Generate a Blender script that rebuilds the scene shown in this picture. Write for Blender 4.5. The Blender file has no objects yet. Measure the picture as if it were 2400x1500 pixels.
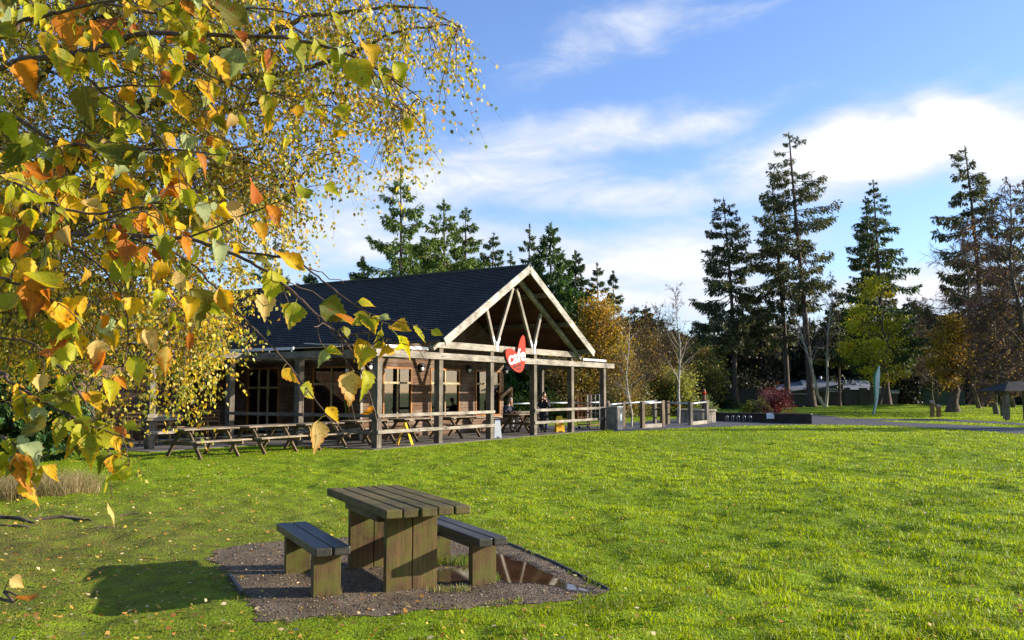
import bpy, bmesh, math, random
import numpy as np
from mathutils import Vector, Matrix
R = math.radians
SC = bpy.context.scene
COL = SC.collection
rng = np.random.default_rng(7)
random.seed(7)

# ------------------------------------------------------------------ camera model (for working out real positions)
F, H, CAMZ = 2050.0, 918.0, 1.75
PITCH = math.atan((H - 750) / F)
CAM = np.array([0, 0, CAMZ])
def ray(px, py):
    a = (px - 1200) / F; b = (750 - py) / F
    return np.array([a, math.cos(PITCH) - b * math.sin(PITCH), math.sin(PITCH) + b * math.cos(PITCH)])
def on_z(px, py, z):
    d = ray(px, py); return CAM + d * ((z - CAMZ) / d[2])
def at_y(px, py, Y):
    d = ray(px, py); return CAM + d * (Y / d[1])
DECK = 0.12
UX, UY = 0.5275, 0.8495
UX, UY = UX / math.hypot(UX, UY), UY / math.hypot(UX, UY)
O = on_z(882, 1050, DECK)
BANG = math.atan2(UY, UX)
def bw(s, t, z=0.0):                      # cafe coordinates -> world
    return (O[0] + s * UX - t * UY, O[1] + s * UY + t * UX, DECK + z)
def front(px, py, t):                     # picture point on the plane t -> (s, z) in cafe coordinates
    d = ray(px, py)
    n = np.array([-UY, UX, 0]); c = np.dot(np.array([O[0], O[1], 0]) - np.array([0, 0, 0]), n) + t
    lam = c / np.dot(d, n); p = d * lam
    q = np.array([p[0] - O[0], p[1] - O[1]])
    return q[0] * UX + q[1] * UY, CAMZ + p[2] - DECK
def side(px, py, s):                      # picture point on the plane s -> (t, z)
    d = ray(px, py)
    n = np.array([UX, UY, 0]); c = O[0] * UX + O[1] * UY + s
    lam = c / np.dot(d, n); p = d * lam
    q = np.array([p[0] - O[0], p[1] - O[1]])
    return -q[0] * UY + q[1] * UX, CAMZ + p[2] - DECK

# ------------------------------------------------------------------ ground shape
def vnoise(x, y, seed=0):
    xi = np.floor(x).astype(np.int64); yi = np.floor(y).astype(np.int64)
    fx = x - xi; fy = y - yi
    fx = fx * fx * (3 - 2 * fx); fy = fy * fy * (3 - 2 * fy)
    def h(a, b):
        n = (a * 374761393 + b * 668265263 + seed * 1442695041) & 0x7fffffff
        n = ((n ^ (n >> 13)) * 1274126177) & 0x7fffffff
        return ((n ^ (n >> 16)) & 0xffff) / 65535.0
    a = h(xi, yi); b = h(xi + 1, yi); c = h(xi, yi + 1); d = h(xi + 1, yi + 1)
    return (a * (1 - fx) + b * fx) * (1 - fy) + (c * (1 - fx) + d * fx) * fy
def smooth(a, b, x):
    t = np.clip((x - a) / (b - a), 0, 1); return t * t * (3 - 2 * t)
def poly_in(x, y, P):
    x = np.asarray(x, float); y = np.asarray(y, float); ins = np.zeros(x.shape, bool)
    n = len(P)
    for i in range(n):
        x0, y0 = P[i]; x1, y1 = P[(i + 1) % n]
        c = (y0 > y) != (y1 > y)
        with np.errstate(divide='ignore', invalid='ignore'):
            xc = (x1 - x0) * (y - y0) / (y1 - y0 + 1e-12) + x0
        ins ^= c & (x < xc)
    return ins
PAD_PX = [(487,1312),(510,1290),(590,1276),(660,1268),(800,1262),(1000,1252),(1110,1250),(1180,1270),(1240,1294),(1310,1324),(1370,1354),(1432,1384),(1400,1392),(1330,1402),(1250,1414),(1120,1424),(1000,1432),(860,1444),(700,1454),(620,1456),(600,1440),(570,1394),(540,1350)]
PAD = [tuple(on_z(a, b, 0.0)[:2]) for a, b in PAD_PX]
def pad_dist(x, y):
    d = np.full(np.shape(x), 1e9)
    for i in range(len(PAD)):
        a = np.array(PAD[i]); b = np.array(PAD[(i + 1) % len(PAD)]); ab = b - a
        t = np.clip(((x - a[0]) * ab[0] + (y - a[1]) * ab[1]) / (ab @ ab), 0, 1)
        d = np.minimum(d, np.hypot(x - a[0] - t * ab[0], y - a[1] - t * ab[1]))
    return np.where(poly_in(x, y, PAD), -d, d)
def cafe_st(x, y):
    qx = x - O[0]; qy = y - O[1]
    return qx * UX + qy * UY, -qx * UY + qy * UX
def gz(x, y):
    x = np.asarray(x, float); y = np.asarray(y, float)
    z = 0.10 * smooth(12, 24, y)
    lump = (vnoise(x * 1.3, y * 1.3, 1) - .5) * .06 + (vnoise(x * 3.7, y * 3.7, 2) - .5) * .085 + (vnoise(x * .35, y * .35, 3) - .5) * .10
    s, t = cafe_st(x, y)
    flat = smooth(0.15, 0.9, pad_dist(x, y)) * smooth(-.1, 1.2, np.maximum(-.35 - t, np.maximum(-5 - s, s - 17.5)))
    z = z + lump * flat * (1 - smooth(27, 34, y))
    far = smooth(62, 75, y)
    z = z + far * 0.55 * np.exp(-(((x - 33) / 9) ** 2 + ((y - 74) / 6) ** 2)) + far * .35 * np.exp(-(((x - 46) / 7) ** 2 + ((y - 80) / 5) ** 2))
    return z
def g1(x, y): return float(gz(np.array([x]), np.array([y]))[0])
def foot(px, py):                          # picture point on the ground
    z = 0.05
    for _ in range(6):
        p = on_z(px, py, z); z = g1(p[0], p[1])
    return np.array([p[0], p[1], z])

# ------------------------------------------------------------------ materials
def new_mat(name):
    m = bpy.data.materials.new(name); m.use_nodes = True
    nt = m.node_tree; nt.nodes.clear()
    out = nt.nodes.new('ShaderNodeOutputMaterial')
    return m, nt, out
def N(nt, typ, **kw):
    n = nt.nodes.new(typ)
    for k, v in kw.items():
        if k.startswith('i_'):
            n.inputs[k[2:].replace('_', ' ')].default_value = v
        else: setattr(n, k, v)
    return n
def L(nt, a, b): nt.links.new(a, b)
def ramp(nt, stops, fac=None, interp='LINEAR'):
    r = nt.nodes.new('ShaderNodeValToRGB'); e = r.color_ramp.elements; r.color_ramp.interpolation = interp
    while len(e) < len(stops): e.new(.5)
    for k, (p, c) in enumerate(stops):
        e[k].position = p; e[k].color = (*c, 1) if len(c) == 3 else c
    if fac is not None: L(nt, fac, r.inputs[0])
    return r
def noise(nt, vec, scale, detail=4, rough=.55, dist=0):
    n = nt.nodes.new('ShaderNodeTexNoise'); n.inputs['Scale'].default_value = scale
    n.inputs['Detail'].default_value = detail; n.inputs['Roughness'].default_value = rough
    n.inputs['Distortion'].default_value = dist
    if vec is not None: L(nt, vec, n.inputs['Vector'])
    return n
def mapping(nt, src, scale=(1,1,1), loc=(0,0,0), rot=(0,0,0)):
    mp = nt.nodes.new('ShaderNodeMapping'); mp.inputs['Scale'].default_value = scale
    mp.inputs['Location'].default_value = loc; mp.inputs['Rotation'].default_value = rot
    L(nt, src, mp.inputs['Vector']); return mp.outputs[0]
def mixc(nt, a, b, fac, mode='MIX'):
    m = nt.nodes.new('ShaderNodeMix'); m.data_type = 'RGBA'; m.blend_type = mode
    for s, v in ((m.inputs[6], a), (m.inputs[7], b), (m.inputs[0], fac)):
        if hasattr(v, 'is_output'): L(nt, v, s)
        elif isinstance(v, (int, float)): s.default_value = v
        else: s.default_value = (*v, 1) if len(v) == 3 else v
    return m.outputs[2]
def bump(nt, h, strength=.3, dist=.02):
    b = nt.nodes.new('ShaderNodeBump'); b.inputs['Strength'].default_value = strength; b.inputs['Distance'].default_value = dist
    L(nt, h, b.inputs['Height']); return b.outputs[0]
def principled(nt, out, base, rough=.7, normal=None, spec=.3, metal=0.0):
    p = nt.nodes.new('ShaderNodeBsdfPrincipled')
    if hasattr(base, 'is_output'): L(nt, base, p.inputs['Base Color'])
    else: p.inputs['Base Color'].default_value = (*base, 1)
    if hasattr(rough, 'is_output'): L(nt, rough, p.inputs['Roughness'])
    else: p.inputs['Roughness'].default_value = rough
    p.inputs['Specular IOR Level'].default_value = spec; p.inputs['Metallic'].default_value = metal
    if normal is not None: L(nt, normal, p.inputs['Normal'])
    L(nt, p.outputs[0], out.inputs[0]); return p
def wood(name, c1, c2, axis, moss=None, mossamt=.5, rough=.75, scale=1.0):
    m, nt, out = new_mat(name)
    tc = nt.nodes.new('ShaderNodeTexCoord').outputs['Object']
    sc = [14 * scale] * 3; sc['xyz'.index(axis)] = .9 * scale
    v = mapping(nt, tc, sc)
    n1 = noise(nt, v, 2.2, 6, .65, .6); n2 = noise(nt, tc, 1.7, 3)
    n3 = noise(nt, v, 7, 3, .6)
    r = ramp(nt, [(.30, c1), (.68, c2)], n1.outputs[0])
    dark = ramp(nt, [(.36, (.45, .42, .38)), (.50, (1, 1, 1))], n3.outputs[0])
    c = mixc(nt, r.outputs[0], dark.outputs[0], .8, 'MULTIPLY')
    st = ramp(nt, [(.32, (.48, .46, .43)), (.62, (1.08, 1.06, 1.03))], n2.outputs[0])
    c = mixc(nt, c, st.outputs[0], 1.0, 'MULTIPLY')
    # knots
    kn = nt.nodes.new('ShaderNodeTexVoronoi'); ksc = [3.2 * scale] * 3; ksc['xyz'.index(axis)] = 1.1 * scale
    L(nt, mapping(nt, tc, ksc), kn.inputs['Vector']); kn.inputs['Scale'].default_value = 1.0
    kr = ramp(nt, [(.05, (1, 1, 1)), (.12, (0, 0, 0))], kn.outputs['Distance'])
    c = mixc(nt, c, tuple(x * .35 for x in c1), kr.outputs[0])
    if moss:
        nm = noise(nt, tc, 5, 6, .7); mr = ramp(nt, [(.42, (0, 0, 0)), (.66, (mossamt,) * 3)], nm.outputs[0])
        c = mixc(nt, c, moss, mr.outputs[0])
    principled(nt, out, c, rough, bump(nt, n1.outputs[0], .35, .006), .25)
    return m
def plain(name, base, rough=.6, metal=0.0, spec=.4, vary=.25, nscale=6, bstr=.1):
    m, nt, out = new_mat(name)
    tc = nt.nodes.new('ShaderNodeTexCoord').outputs['Object']
    n1 = noise(nt, tc, nscale, 5, .6)
    lo = tuple(x * (1 - vary) for x in base); hi = tuple(min(1, x * (1 + vary)) for x in base)
    r = ramp(nt, [(.3, lo), (.7, hi)], n1.outputs[0])
    principled(nt, out, r.outputs[0], rough, bump(nt, n1.outputs[0], bstr, .01), spec, metal)
    return m
def leafmat(name, rough=.5, trans=.45, spots=False, spec=.3):
    m, nt, out = new_mat(name)
    at = nt.nodes.new('ShaderNodeAttribute'); at.attribute_name = 'Col'
    c = at.outputs['Color']
    if spots:
        gm = nt.nodes.new('ShaderNodeNewGeometry').outputs['Position']
        n1 = noise(nt, gm, 260, 3, .6); n2 = noise(nt, gm, 45, 4, .6); n4 = noise(nt, gm, 75, 3, .55)
        sp = ramp(nt, [(.60, (0, 0, 0)), (.65, (1, 1, 1))], n1.outputs[0])
        pr = ramp(nt, [(.44, (0, 0, 0)), (.56, (1, 1, 1))], n2.outputs[0])
        mm = mixc(nt, (0, 0, 0), sp.outputs[0], pr.outputs[0])
        mm2 = ramp(nt, [(.60, (0, 0, 0)), (.70, (.8, .8, .8))], n4.outputs[0])
        c = mixc(nt, c, (.20, .055, .008), mm2.outputs[0])
        c = mixc(nt, c, (.07, .02, .006), mm)
        uv = nt.nodes.new('ShaderNodeAttribute'); uv.attribute_name = 'Luv'
        sep = nt.nodes.new('ShaderNodeSeparateXYZ'); L(nt, uv.outputs['Vector'], sep.inputs[0])
        ab = N(nt, 'ShaderNodeMath', operation='ABSOLUTE'); L(nt, sep.outputs[0], ab.inputs[0])
        # side veins: y - 0.9|x| repeated
        mu = N(nt, 'ShaderNodeMath', operation='MULTIPLY_ADD'); L(nt, ab.outputs[0], mu.inputs[0]); mu.inputs[1].default_value = -.85; L(nt, sep.outputs[1], mu.inputs[2])
        m2 = N(nt, 'ShaderNodeMath', operation='MULTIPLY'); L(nt, mu.outputs[0], m2.inputs[0]); m2.inputs[1].default_value = 9.0
        fr = N(nt, 'ShaderNodeMath', operation='FRACT'); L(nt, m2.outputs[0], fr.inputs[0])
        vr = ramp(nt, [(0, (1, 1, 1)), (.12, (0, 0, 0)), (.9, (0, 0, 0)), (1, (1, 1, 1))], fr.outputs[0])
        mr = ramp(nt, [(.012, (1, 1, 1)), (.03, (0, 0, 0))], ab.outputs[0])
        ve = mixc(nt, vr.outputs[0], (1, 1, 1), mr.outputs[0])
        lf = N(nt, 'ShaderNodeMath', operation='MULTIPLY'); L(nt, ve, lf.inputs[0]); lf.inputs[1].default_value = .3
        c = mixc(nt, c, mixc(nt, c, (.45, .40, .16), .6), lf.outputs[0])
        nrm = bump(nt, ve, .25, .002)
    p = nt.nodes.new('ShaderNodeBsdfPrincipled'); L(nt, c, p.inputs['Base Color'])
    p.inputs['Roughness'].default_value = rough; p.inputs['Specular IOR Level'].default_value = spec
    if spots: L(nt, nrm, p.inputs['Normal'])
    t = nt.nodes.new('ShaderNodeBsdfTranslucent')
    L(nt, mixc(nt, c, (1.25, 1.25, .7), 1.0, 'MULTIPLY'), t.inputs['Color'])
    mx = nt.nodes.new('ShaderNodeMixShader'); mx.inputs[0].default_value = trans
    L(nt, p.outputs[0], mx.inputs[1]); L(nt, t.outputs[0], mx.inputs[2]); L(nt, mx.outputs[0], out.inputs[0])
    return m

M = {}
GREY1, GREY2 = (.09, .075, .055), (.25, .215, .165)
for a in 'xyz': M['grey_' + a] = wood('weathered_grey_wood_' + a, GREY1, GREY2, a)
for a in 'xyz': M['pale_' + a] = wood('pale_weathered_wood_' + a, (.17, .145, .11), (.40, .355, .285), a)
for a in 'xyz': M['brown_' + a] = wood('brown_wood_' + a, (.16, .085, .035), (.34, .20, .09), a)
for a in 'xyz': M['olive_' + a] = wood('mossy_table_wood_' + a, (.055, .038, .017), (.15, .11, .048), a, (.11, .105, .018), .75, .8)
M['bench_x'] = wood('damp_dark_bench_wood', (.03, .026, .022), (.09, .078, .065), 'x', (.07, .07, .03), .2, .42)
M['leg_z'] = wood('table_leg_wood', (.065, .034, .013), (.175, .10, .04), 'z', (.095, .10, .012), .85, .75)
M['ptable_x'] = wood('picnic_table_wood', (.17, .125, .08), (.38, .31, .21), 'x')
M['ptable_z'] = wood('picnic_table_leg_wood', (.10, .065, .036), (.25, .18, .105), 'z')
M['orange_z'] = wood('varnished_window_wood', (.28, .11, .025), (.46, .20, .05), 'z', rough=.4)
M['chair_z'] = wood('chair_wood', (.32, .18, .07), (.48, .30, .13), 'z', rough=.5)
M['metal'] = plain('galvanised_metal', (.38, .40, .41), .42, .8, .5, .15)
M['rail_metal'] = plain('grey_rail_metal', (.42, .43, .44), .4, .6, .5, .15)
M['dark_metal'] = plain('dark_metal', (.035, .035, .038), .5, .3)
M['rust'] = plain('rusty_brown_metal', (.13, .06, .035), .7, .3, .3, .4, 20)
M['black'] = plain('black_plastic', (.02, .02, .022), .5)
M['white'] = plain('white_paint', (.78, .78, .76), .5, vary=.06)
M['offwhite'] = plain('opal_glass', (.62, .62, .58), .3, vary=.05)
M['yellow'] = plain('yellow_plastic', (.80, .46, .015), .4, vary=.1)
M['red'] = plain('red_sign_paint', (.36, .030, .013), .6, vary=.05, bstr=.02, spec=.1)
M['redmark'] = plain('red_lettering', (.65, .05, .02), .5, vary=.05)
M['blue'] = plain('blue_sign_paint', (.10, .16, .45), .5, vary=.1)
M['ink'] = plain('dark_lettering', (.03, .015, .015), .5, vary=.1)
M['green_flag'] = plain('green_flag_cloth', (.05, .20, .10), .7, vary=.15, nscale=2)
M['pale_flag'] = plain('pale_flag_cloth', (.55, .62, .55), .7, vary=.1, nscale=2)
M['skin'] = plain('skin', (.50, .27, .19), .5, vary=.08)
M['grey_hair'] = plain('grey_hair', (.30, .28, .26), .8, vary=.3, nscale=40)
M['dark_hair'] = plain('dark_hair', (.025, .018, .014), .6, vary=.3, nscale=40)
M['navy'] = plain('navy_cloth', (.022, .026, .042), .85, vary=.3)
M['black_cloth'] = plain('black_cloth', (.016, .016, .02), .9, vary=.3)
M['grey_cloth'] = plain('grey_trouser_cloth', (.27, .255, .23), .9, vary=.2)
M['denim'] = plain('dark_denim', (.05, .065, .10), .9, vary=.2)
M['shoe'] = plain('shoe_leather', (.06, .045, .035), .6)
M['slate'] = plain('slate_metal_roof', (.15, .16, .18), .85, .0, vary=.15, nscale=.7)
M['dark_clad'] = plain('dark_cladding', (.035, .035, .035), .8, vary=.3)
M['sign_black'] = plain('dark_fascia_board', (.035, .035, .045), .6, vary=.1)
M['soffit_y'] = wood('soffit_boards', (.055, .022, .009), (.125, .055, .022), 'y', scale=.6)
M['interior'] = plain('room_wall', (.36, .30, .22), .9, vary=.1)

def m_bark(name, c1, c2, sc=(6, 6, 1.2), bs=.6):
    m, nt, out = new_mat(name)
    tc = nt.nodes.new('ShaderNodeTexCoord').outputs['Object']
    v = mapping(nt, tc, sc); n1 = noise(nt, v, 2, 7, .7, .5)
    r = ramp(nt, [(.35, c1), (.65, c2)], n1.outputs[0])
    principled(nt, out, r.outputs[0], .9, bump(nt, n1.outputs[0], bs, .03), .15); return m
M['bark'] = m_bark('fir_bark', (.045, .032, .026), (.15, .115, .095))
M['bark_brown'] = m_bark('brown_bark', (.05, .038, .026), (.13, .10, .075))
M['twig'] = m_bark('birch_twig_bark', (.045, .026, .018), (.15, .10, .075), (30, 30, 30), .2)
M['birch_bark'] = m_bark('pale_birch_bark', (.20, .16, .11), (.60, .55, .44), (3, 3, 9), .3)
M['birch_dark'] = m_bark('dark_birch_limb_bark', (.05, .04, .025), (.17, .15, .085), (5, 5, 5), .5)
M['needles'] = leafmat('conifer_needles', .6, .25)
M['leaf'] = leafmat('tree_leaves', .5, .45)
M['birch_leaf'] = leafmat('near_birch_leaves', .5, .5, True, .18)
M['grassblade'] = leafmat('grass_blades', .5, .45)
M['litter'] = leafmat('fallen_leaf_litter', .6, .2)

def m_lawn():
    m, nt, out = new_mat('lawn_turf')
    g = nt.nodes.new('ShaderNodeNewGeometry').outputs['Position']
    n1 = noise(nt, g, .45, 5, .6); n2 = noise(nt, g, 5, 5, .65); n3 = noise(nt, g, 40, 3, .6)
    c = ramp(nt, [(.3, (.09, .14, .002)), (.5, (.15, .225, .003)), (.72, (.22, .31, .006))], n2.outputs[0]).outputs[0]
    c = mixc(nt, c, (.19, .25, .008), ramp(nt, [(.45, (0, 0, 0)), (.7, (.6, .6, .6))], n1.outputs[0]).outputs[0])
    c = mixc(nt, c, (.03, .028, .008), ramp(nt, [(.60, (0, 0, 0)), (.72, (.7, .7, .7))], n3.outputs[0]).outputs[0])
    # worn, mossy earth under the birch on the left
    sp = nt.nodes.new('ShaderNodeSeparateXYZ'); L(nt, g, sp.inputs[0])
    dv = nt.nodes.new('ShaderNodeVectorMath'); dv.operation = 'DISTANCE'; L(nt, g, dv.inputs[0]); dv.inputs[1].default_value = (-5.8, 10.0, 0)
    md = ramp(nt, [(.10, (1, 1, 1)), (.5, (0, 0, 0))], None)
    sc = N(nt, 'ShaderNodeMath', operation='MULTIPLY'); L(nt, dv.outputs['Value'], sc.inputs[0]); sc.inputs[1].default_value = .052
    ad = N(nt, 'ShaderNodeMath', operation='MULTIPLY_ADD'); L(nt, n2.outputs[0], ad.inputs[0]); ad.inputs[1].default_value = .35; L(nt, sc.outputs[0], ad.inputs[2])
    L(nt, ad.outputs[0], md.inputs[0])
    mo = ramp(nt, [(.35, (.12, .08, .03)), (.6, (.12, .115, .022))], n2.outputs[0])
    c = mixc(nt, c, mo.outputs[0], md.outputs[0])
    hh = mixc(nt, n2.outputs[0], n3.outputs[0], .5)
    principled(nt, out, c, .8, bump(nt, hh, .9, .06), .12); return m
M['lawn'] = m_lawn()
def m_gravel(name, c1, c2, c3, sc=70, bs=.8):
    m, nt, out = new_mat(name)
    g = nt.nodes.new('ShaderNodeNewGeometry').outputs['Position']
    v = nt.nodes.new('ShaderNodeTexVoronoi'); v.inputs['Scale'].default_value = sc; L(nt, g, v.inputs['Vector'])
    n1 = noise(nt, g, 2.2, 6, .65); n2 = noise(nt, g, 25, 4)
    c = ramp(nt, [(.3, c1), (.55, c2), (.75, c3)], n1.outputs[0]).outputs[0]
    c = mixc(nt, c, v.outputs['Color'], .16, 'OVERLAY')
    c = mixc(nt, c, (.02, .018, .015), ramp(nt, [(.55, (0, 0, 0)), (.8, (.7, .7, .7))], n2.outputs[0]).outputs[0])
    wet = ramp(nt, [(.35, (.55,) * 3), (.6, (.9,) * 3)], n1.outputs[0])
    principled(nt, out, c, wet.outputs[0], bump(nt, mixc(nt, v.outputs['Distance'], n2.outputs[0], .4), bs, .012), .15); return m
M['gravel'] = m_gravel('damp_gravel', (.082, .058, .036), (.155, .113, .072), (.22, .168, .112))
M['wet'] = m_gravel('wet_mud_gravel', (.03, .022, .014), (.055, .042, .028), (.08, .06, .042), 70, .6)
M['asphalt'] = m_gravel('path_asphalt', (.07, .068, .068), (.09, .088, .088), (.115, .11, .105), 60, .3)
M['paving'] = m_gravel('terrace_paving', (.09, .078, .065), (.13, .113, .095), (.17, .15, .125), 20, .2)
def m_stone():
    m, nt, out = new_mat('gravel_stones')
    at = nt.nodes.new('ShaderNodeAttribute'); at.attribute_name = 'Col'
    principled(nt, out, at.outputs['Color'], .7, None, .3); return m
M['stones'] = m_stone()
def m_water():
    m, nt, out = new_mat('muddy_water')
    g = nt.nodes.new('ShaderNodeNewGeometry').outputs['Position']
    n1 = noise(nt, g, 3, 3)
    c = ramp(nt, [(.3, (.035, .018, .010)), (.7, (.075, .038, .02))], n1.outputs[0])
    principled(nt, out, c.outputs[0], .03, bump(nt, n1.outputs[0], .01, .005), .5); return m
M['water'] = m_water()
def m_glass():
    m, nt, out = new_mat('window_glass')
    fr = nt.nodes.new('ShaderNodeFresnel'); fr.inputs[0].default_value = 1.55
    tr = nt.nodes.new('ShaderNodeBsdfTransparent'); tr.inputs[0].default_value = (.55, .58, .56, 1)
    gl = nt.nodes.new('ShaderNodeBsdfGlossy'); gl.inputs['Roughness'].default_value = .02
    ad = N(nt, 'ShaderNodeMath', operation='ADD'); L(nt, fr.outputs[0], ad.inputs[0]); ad.inputs[1].default_value = .06
    mx = nt.nodes.new('ShaderNodeMixShader'); L(nt, ad.outputs[0], mx.inputs[0]); L(nt, tr.outputs[0], mx.inputs[1]); L(nt, gl.outputs[0], mx.inputs[2])
    L(nt, mx.outputs[0], out.inputs[0]); return m
M['glass'] = m_glass()
def m_canopy():
    m, nt, out = new_mat('canopy_sheet')
    tr = nt.nodes.new('ShaderNodeBsdfTransparent'); tr.inputs[0].default_value = (.8, .82, .82, 1)
    p = nt.nodes.new('ShaderNodeBsdfPrincipled'); p.inputs['Base Color'].default_value = (.5, .52, .52, 1); p.inputs['Roughness'].default_value = .3
    mx = nt.nodes.new('ShaderNodeMixShader'); mx.inputs[0].default_value = .5
    L(nt, tr.outputs[0], mx.inputs[1]); L(nt, p.outputs[0], mx.inputs[2]); L(nt, mx.outputs[0], out.inputs[0]); return m
M['canopy'] = m_canopy()
def m_shingle():
    m, nt, out = new_mat('dark_roof_shingles')
    tc = nt.nodes.new('ShaderNodeTexCoord').outputs['Object']
    br = nt.nodes.new('ShaderNodeTexBrick')
    L(nt, mapping(nt, tc, (1, 1, 1), (0, -2.35, 0), (0, 0, R(90))), br.inputs['Vector'])
    br.inputs['Scale'].default_value = 1; br.inputs['Brick Width'].default_value = .24; br.inputs['Row Height'].default_value = 5.2 / 39
    br.inputs['Mortar Size'].default_value = .013; br.inputs['Color1'].default_value = (.056, .047, .042, 1); br.inputs['Color2'].default_value = (.105, .09, .08, 1); br.inputs['Mortar'].default_value = (.012, .012, .013, 1)
    n1 = noise(nt, tc, 1.1, 5, .6); n2 = noise(nt, tc, 9, 4)
    c = mixc(nt, br.outputs['Color'], ramp(nt, [(.3, (.65, .66, .7)), (.7, (1.2, 1.2, 1.15))], n1.outputs[0]).outputs[0], 1, 'MULTIPLY')
    c = mixc(nt, c, (.07, .075, .04), ramp(nt, [(.58, (0, 0, 0)), (.75, (.35,) * 3)], n2.outputs[0]).outputs[0])
    principled(nt, out, c, .75, bump(nt, n2.outputs[0], .3, .01), .25); return m
M['shingle'] = m_shingle()
def m_clad():
    m, nt, out = new_mat('horizontal_timber_cladding')
    tc = nt.nodes.new('ShaderNodeTexCoord').outputs['Object']
    sp = nt.nodes.new('ShaderNodeSeparateXYZ'); L(nt, tc, sp.inputs[0])
    mu = N(nt, 'ShaderNodeMath', operation='MULTIPLY'); L(nt, sp.outputs[2], mu.inputs[0]); mu.inputs[1].default_value = 1 / .14
    fr = N(nt, 'ShaderNodeMath', operation='FRACT'); L(nt, mu.outputs[0], fr.inputs[0])
    fl = N(nt, 'ShaderNodeMath', operation='FLOOR'); L(nt, mu.outputs[0], fl.inputs[0])
    wn = nt.nodes.new('ShaderNodeTexWhiteNoise'); wn.noise_dimensions = '1D'; L(nt, fl.outputs[0], wn.inputs['W'])
    v = mapping(nt, tc, (1.2, 1.2, 16)); n1 = noise(nt, v, 2.5, 6, .65, .4); n2 = noise(nt, tc, 1.3, 4)
    c = ramp(nt, [(.3, (.058, .026, .012)), (.68, (.165, .095, .05))], n1.outputs[0]).outputs[0]
    c = mixc(nt, c, ramp(nt, [(0, (.65, .62, .6)), (1, (1.15, 1.12, 1.1))], wn.outputs[0]).outputs[0], 1, 'MULTIPLY')
    c = mixc(nt, c, (.22, .18, .14), ramp(nt, [(.45, (0, 0, 0)), (.7, (.6, .6, .6))], n2.outputs[0]).outputs[0])
    gr = ramp(nt, [(0, (0, 0, 0)), (.08, (1, 1, 1)), (.95, (1, 1, 1)), (1, (0, 0, 0))], fr.outputs[0])
    c = mixc(nt, (.015, .01, .007), c, gr.outputs[0])
    principled(nt, out, c, .8, bump(nt, gr.outputs[0], .7, .015), .2); return m
M['clad'] = m_clad()

# ------------------------------------------------------------------ object helpers
def tag(o, label=None, cat=None, group=None, kind=None):
    if label: o['label'] = label
    if cat: o['category'] = cat
    if group: o['group'] = group
    if kind: o['kind'] = kind
    return o
def empty(name, loc=(0,0,0), rz=0.0, label=None, cat=None, group=None):
    o = bpy.data.objects.new(name, None); COL.objects.link(o); o.empty_display_size = .2
    o.location = loc; o.rotation_euler = (0, 0, rz)
    return tag(o, label, cat, group)
def link_mesh(name, me, mat, parent=None, smooth=False):
    o = bpy.data.objects.new(name, me); COL.objects.link(o)
    if mat is not None:
        for mm in (mat if isinstance(mat, (list, tuple)) else [mat]): me.materials.append(mm)
    if smooth: me.polygons.foreach_set('use_smooth', np.ones(len(me.polygons), bool))
    if parent is not None: o.parent = parent
    return o
def np_mesh(name, V, F, mat, parent=None, col=None, smooth=False, extra=None):
    """V (n,3); F list of int arrays (m,k)"""
    if isinstance(F, np.ndarray): F = [F]
    F = [f for f in F if len(f)]
    me = bpy.data.meshes.new(name)
    V = np.ascontiguousarray(V, np.float32)
    me.vertices.add(len(V)); me.vertices.foreach_set('co', V.ravel())
    nl = sum(f.size for f in F); npz = sum(len(f) for f in F)
    me.loops.add(nl); me.loops.foreach_set('vertex_index', np.concatenate([f.ravel() for f in F]).astype(np.int32))
    tot = np.concatenate([np.full(len(f), f.shape[1]) for f in F]); st = np.concatenate([[0], np.cumsum(tot)[:-1]])
    me.polygons.add(npz); me.polygons.foreach_set('loop_start', st.astype(np.int32))
    try: me.polygons.foreach_set('loop_total', tot.astype(np.int32))
    except Exception: pass
    me.update(calc_edges=True); me.validate()
    if col is not None:
        a = me.attributes.new('Col', 'FLOAT_COLOR', 'POINT')
        c4 = np.ones((len(V), 4), np.float32); c4[:, :3] = col; a.data.foreach_set('color', c4.ravel())
    if extra is not None:
        a = me.attributes.new('Luv', 'FLOAT_VECTOR', 'POINT'); a.data.foreach_set('vector', np.ascontiguousarray(extra, np.float32).ravel())
    return link_mesh(name, me, mat, parent, smooth)

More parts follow.
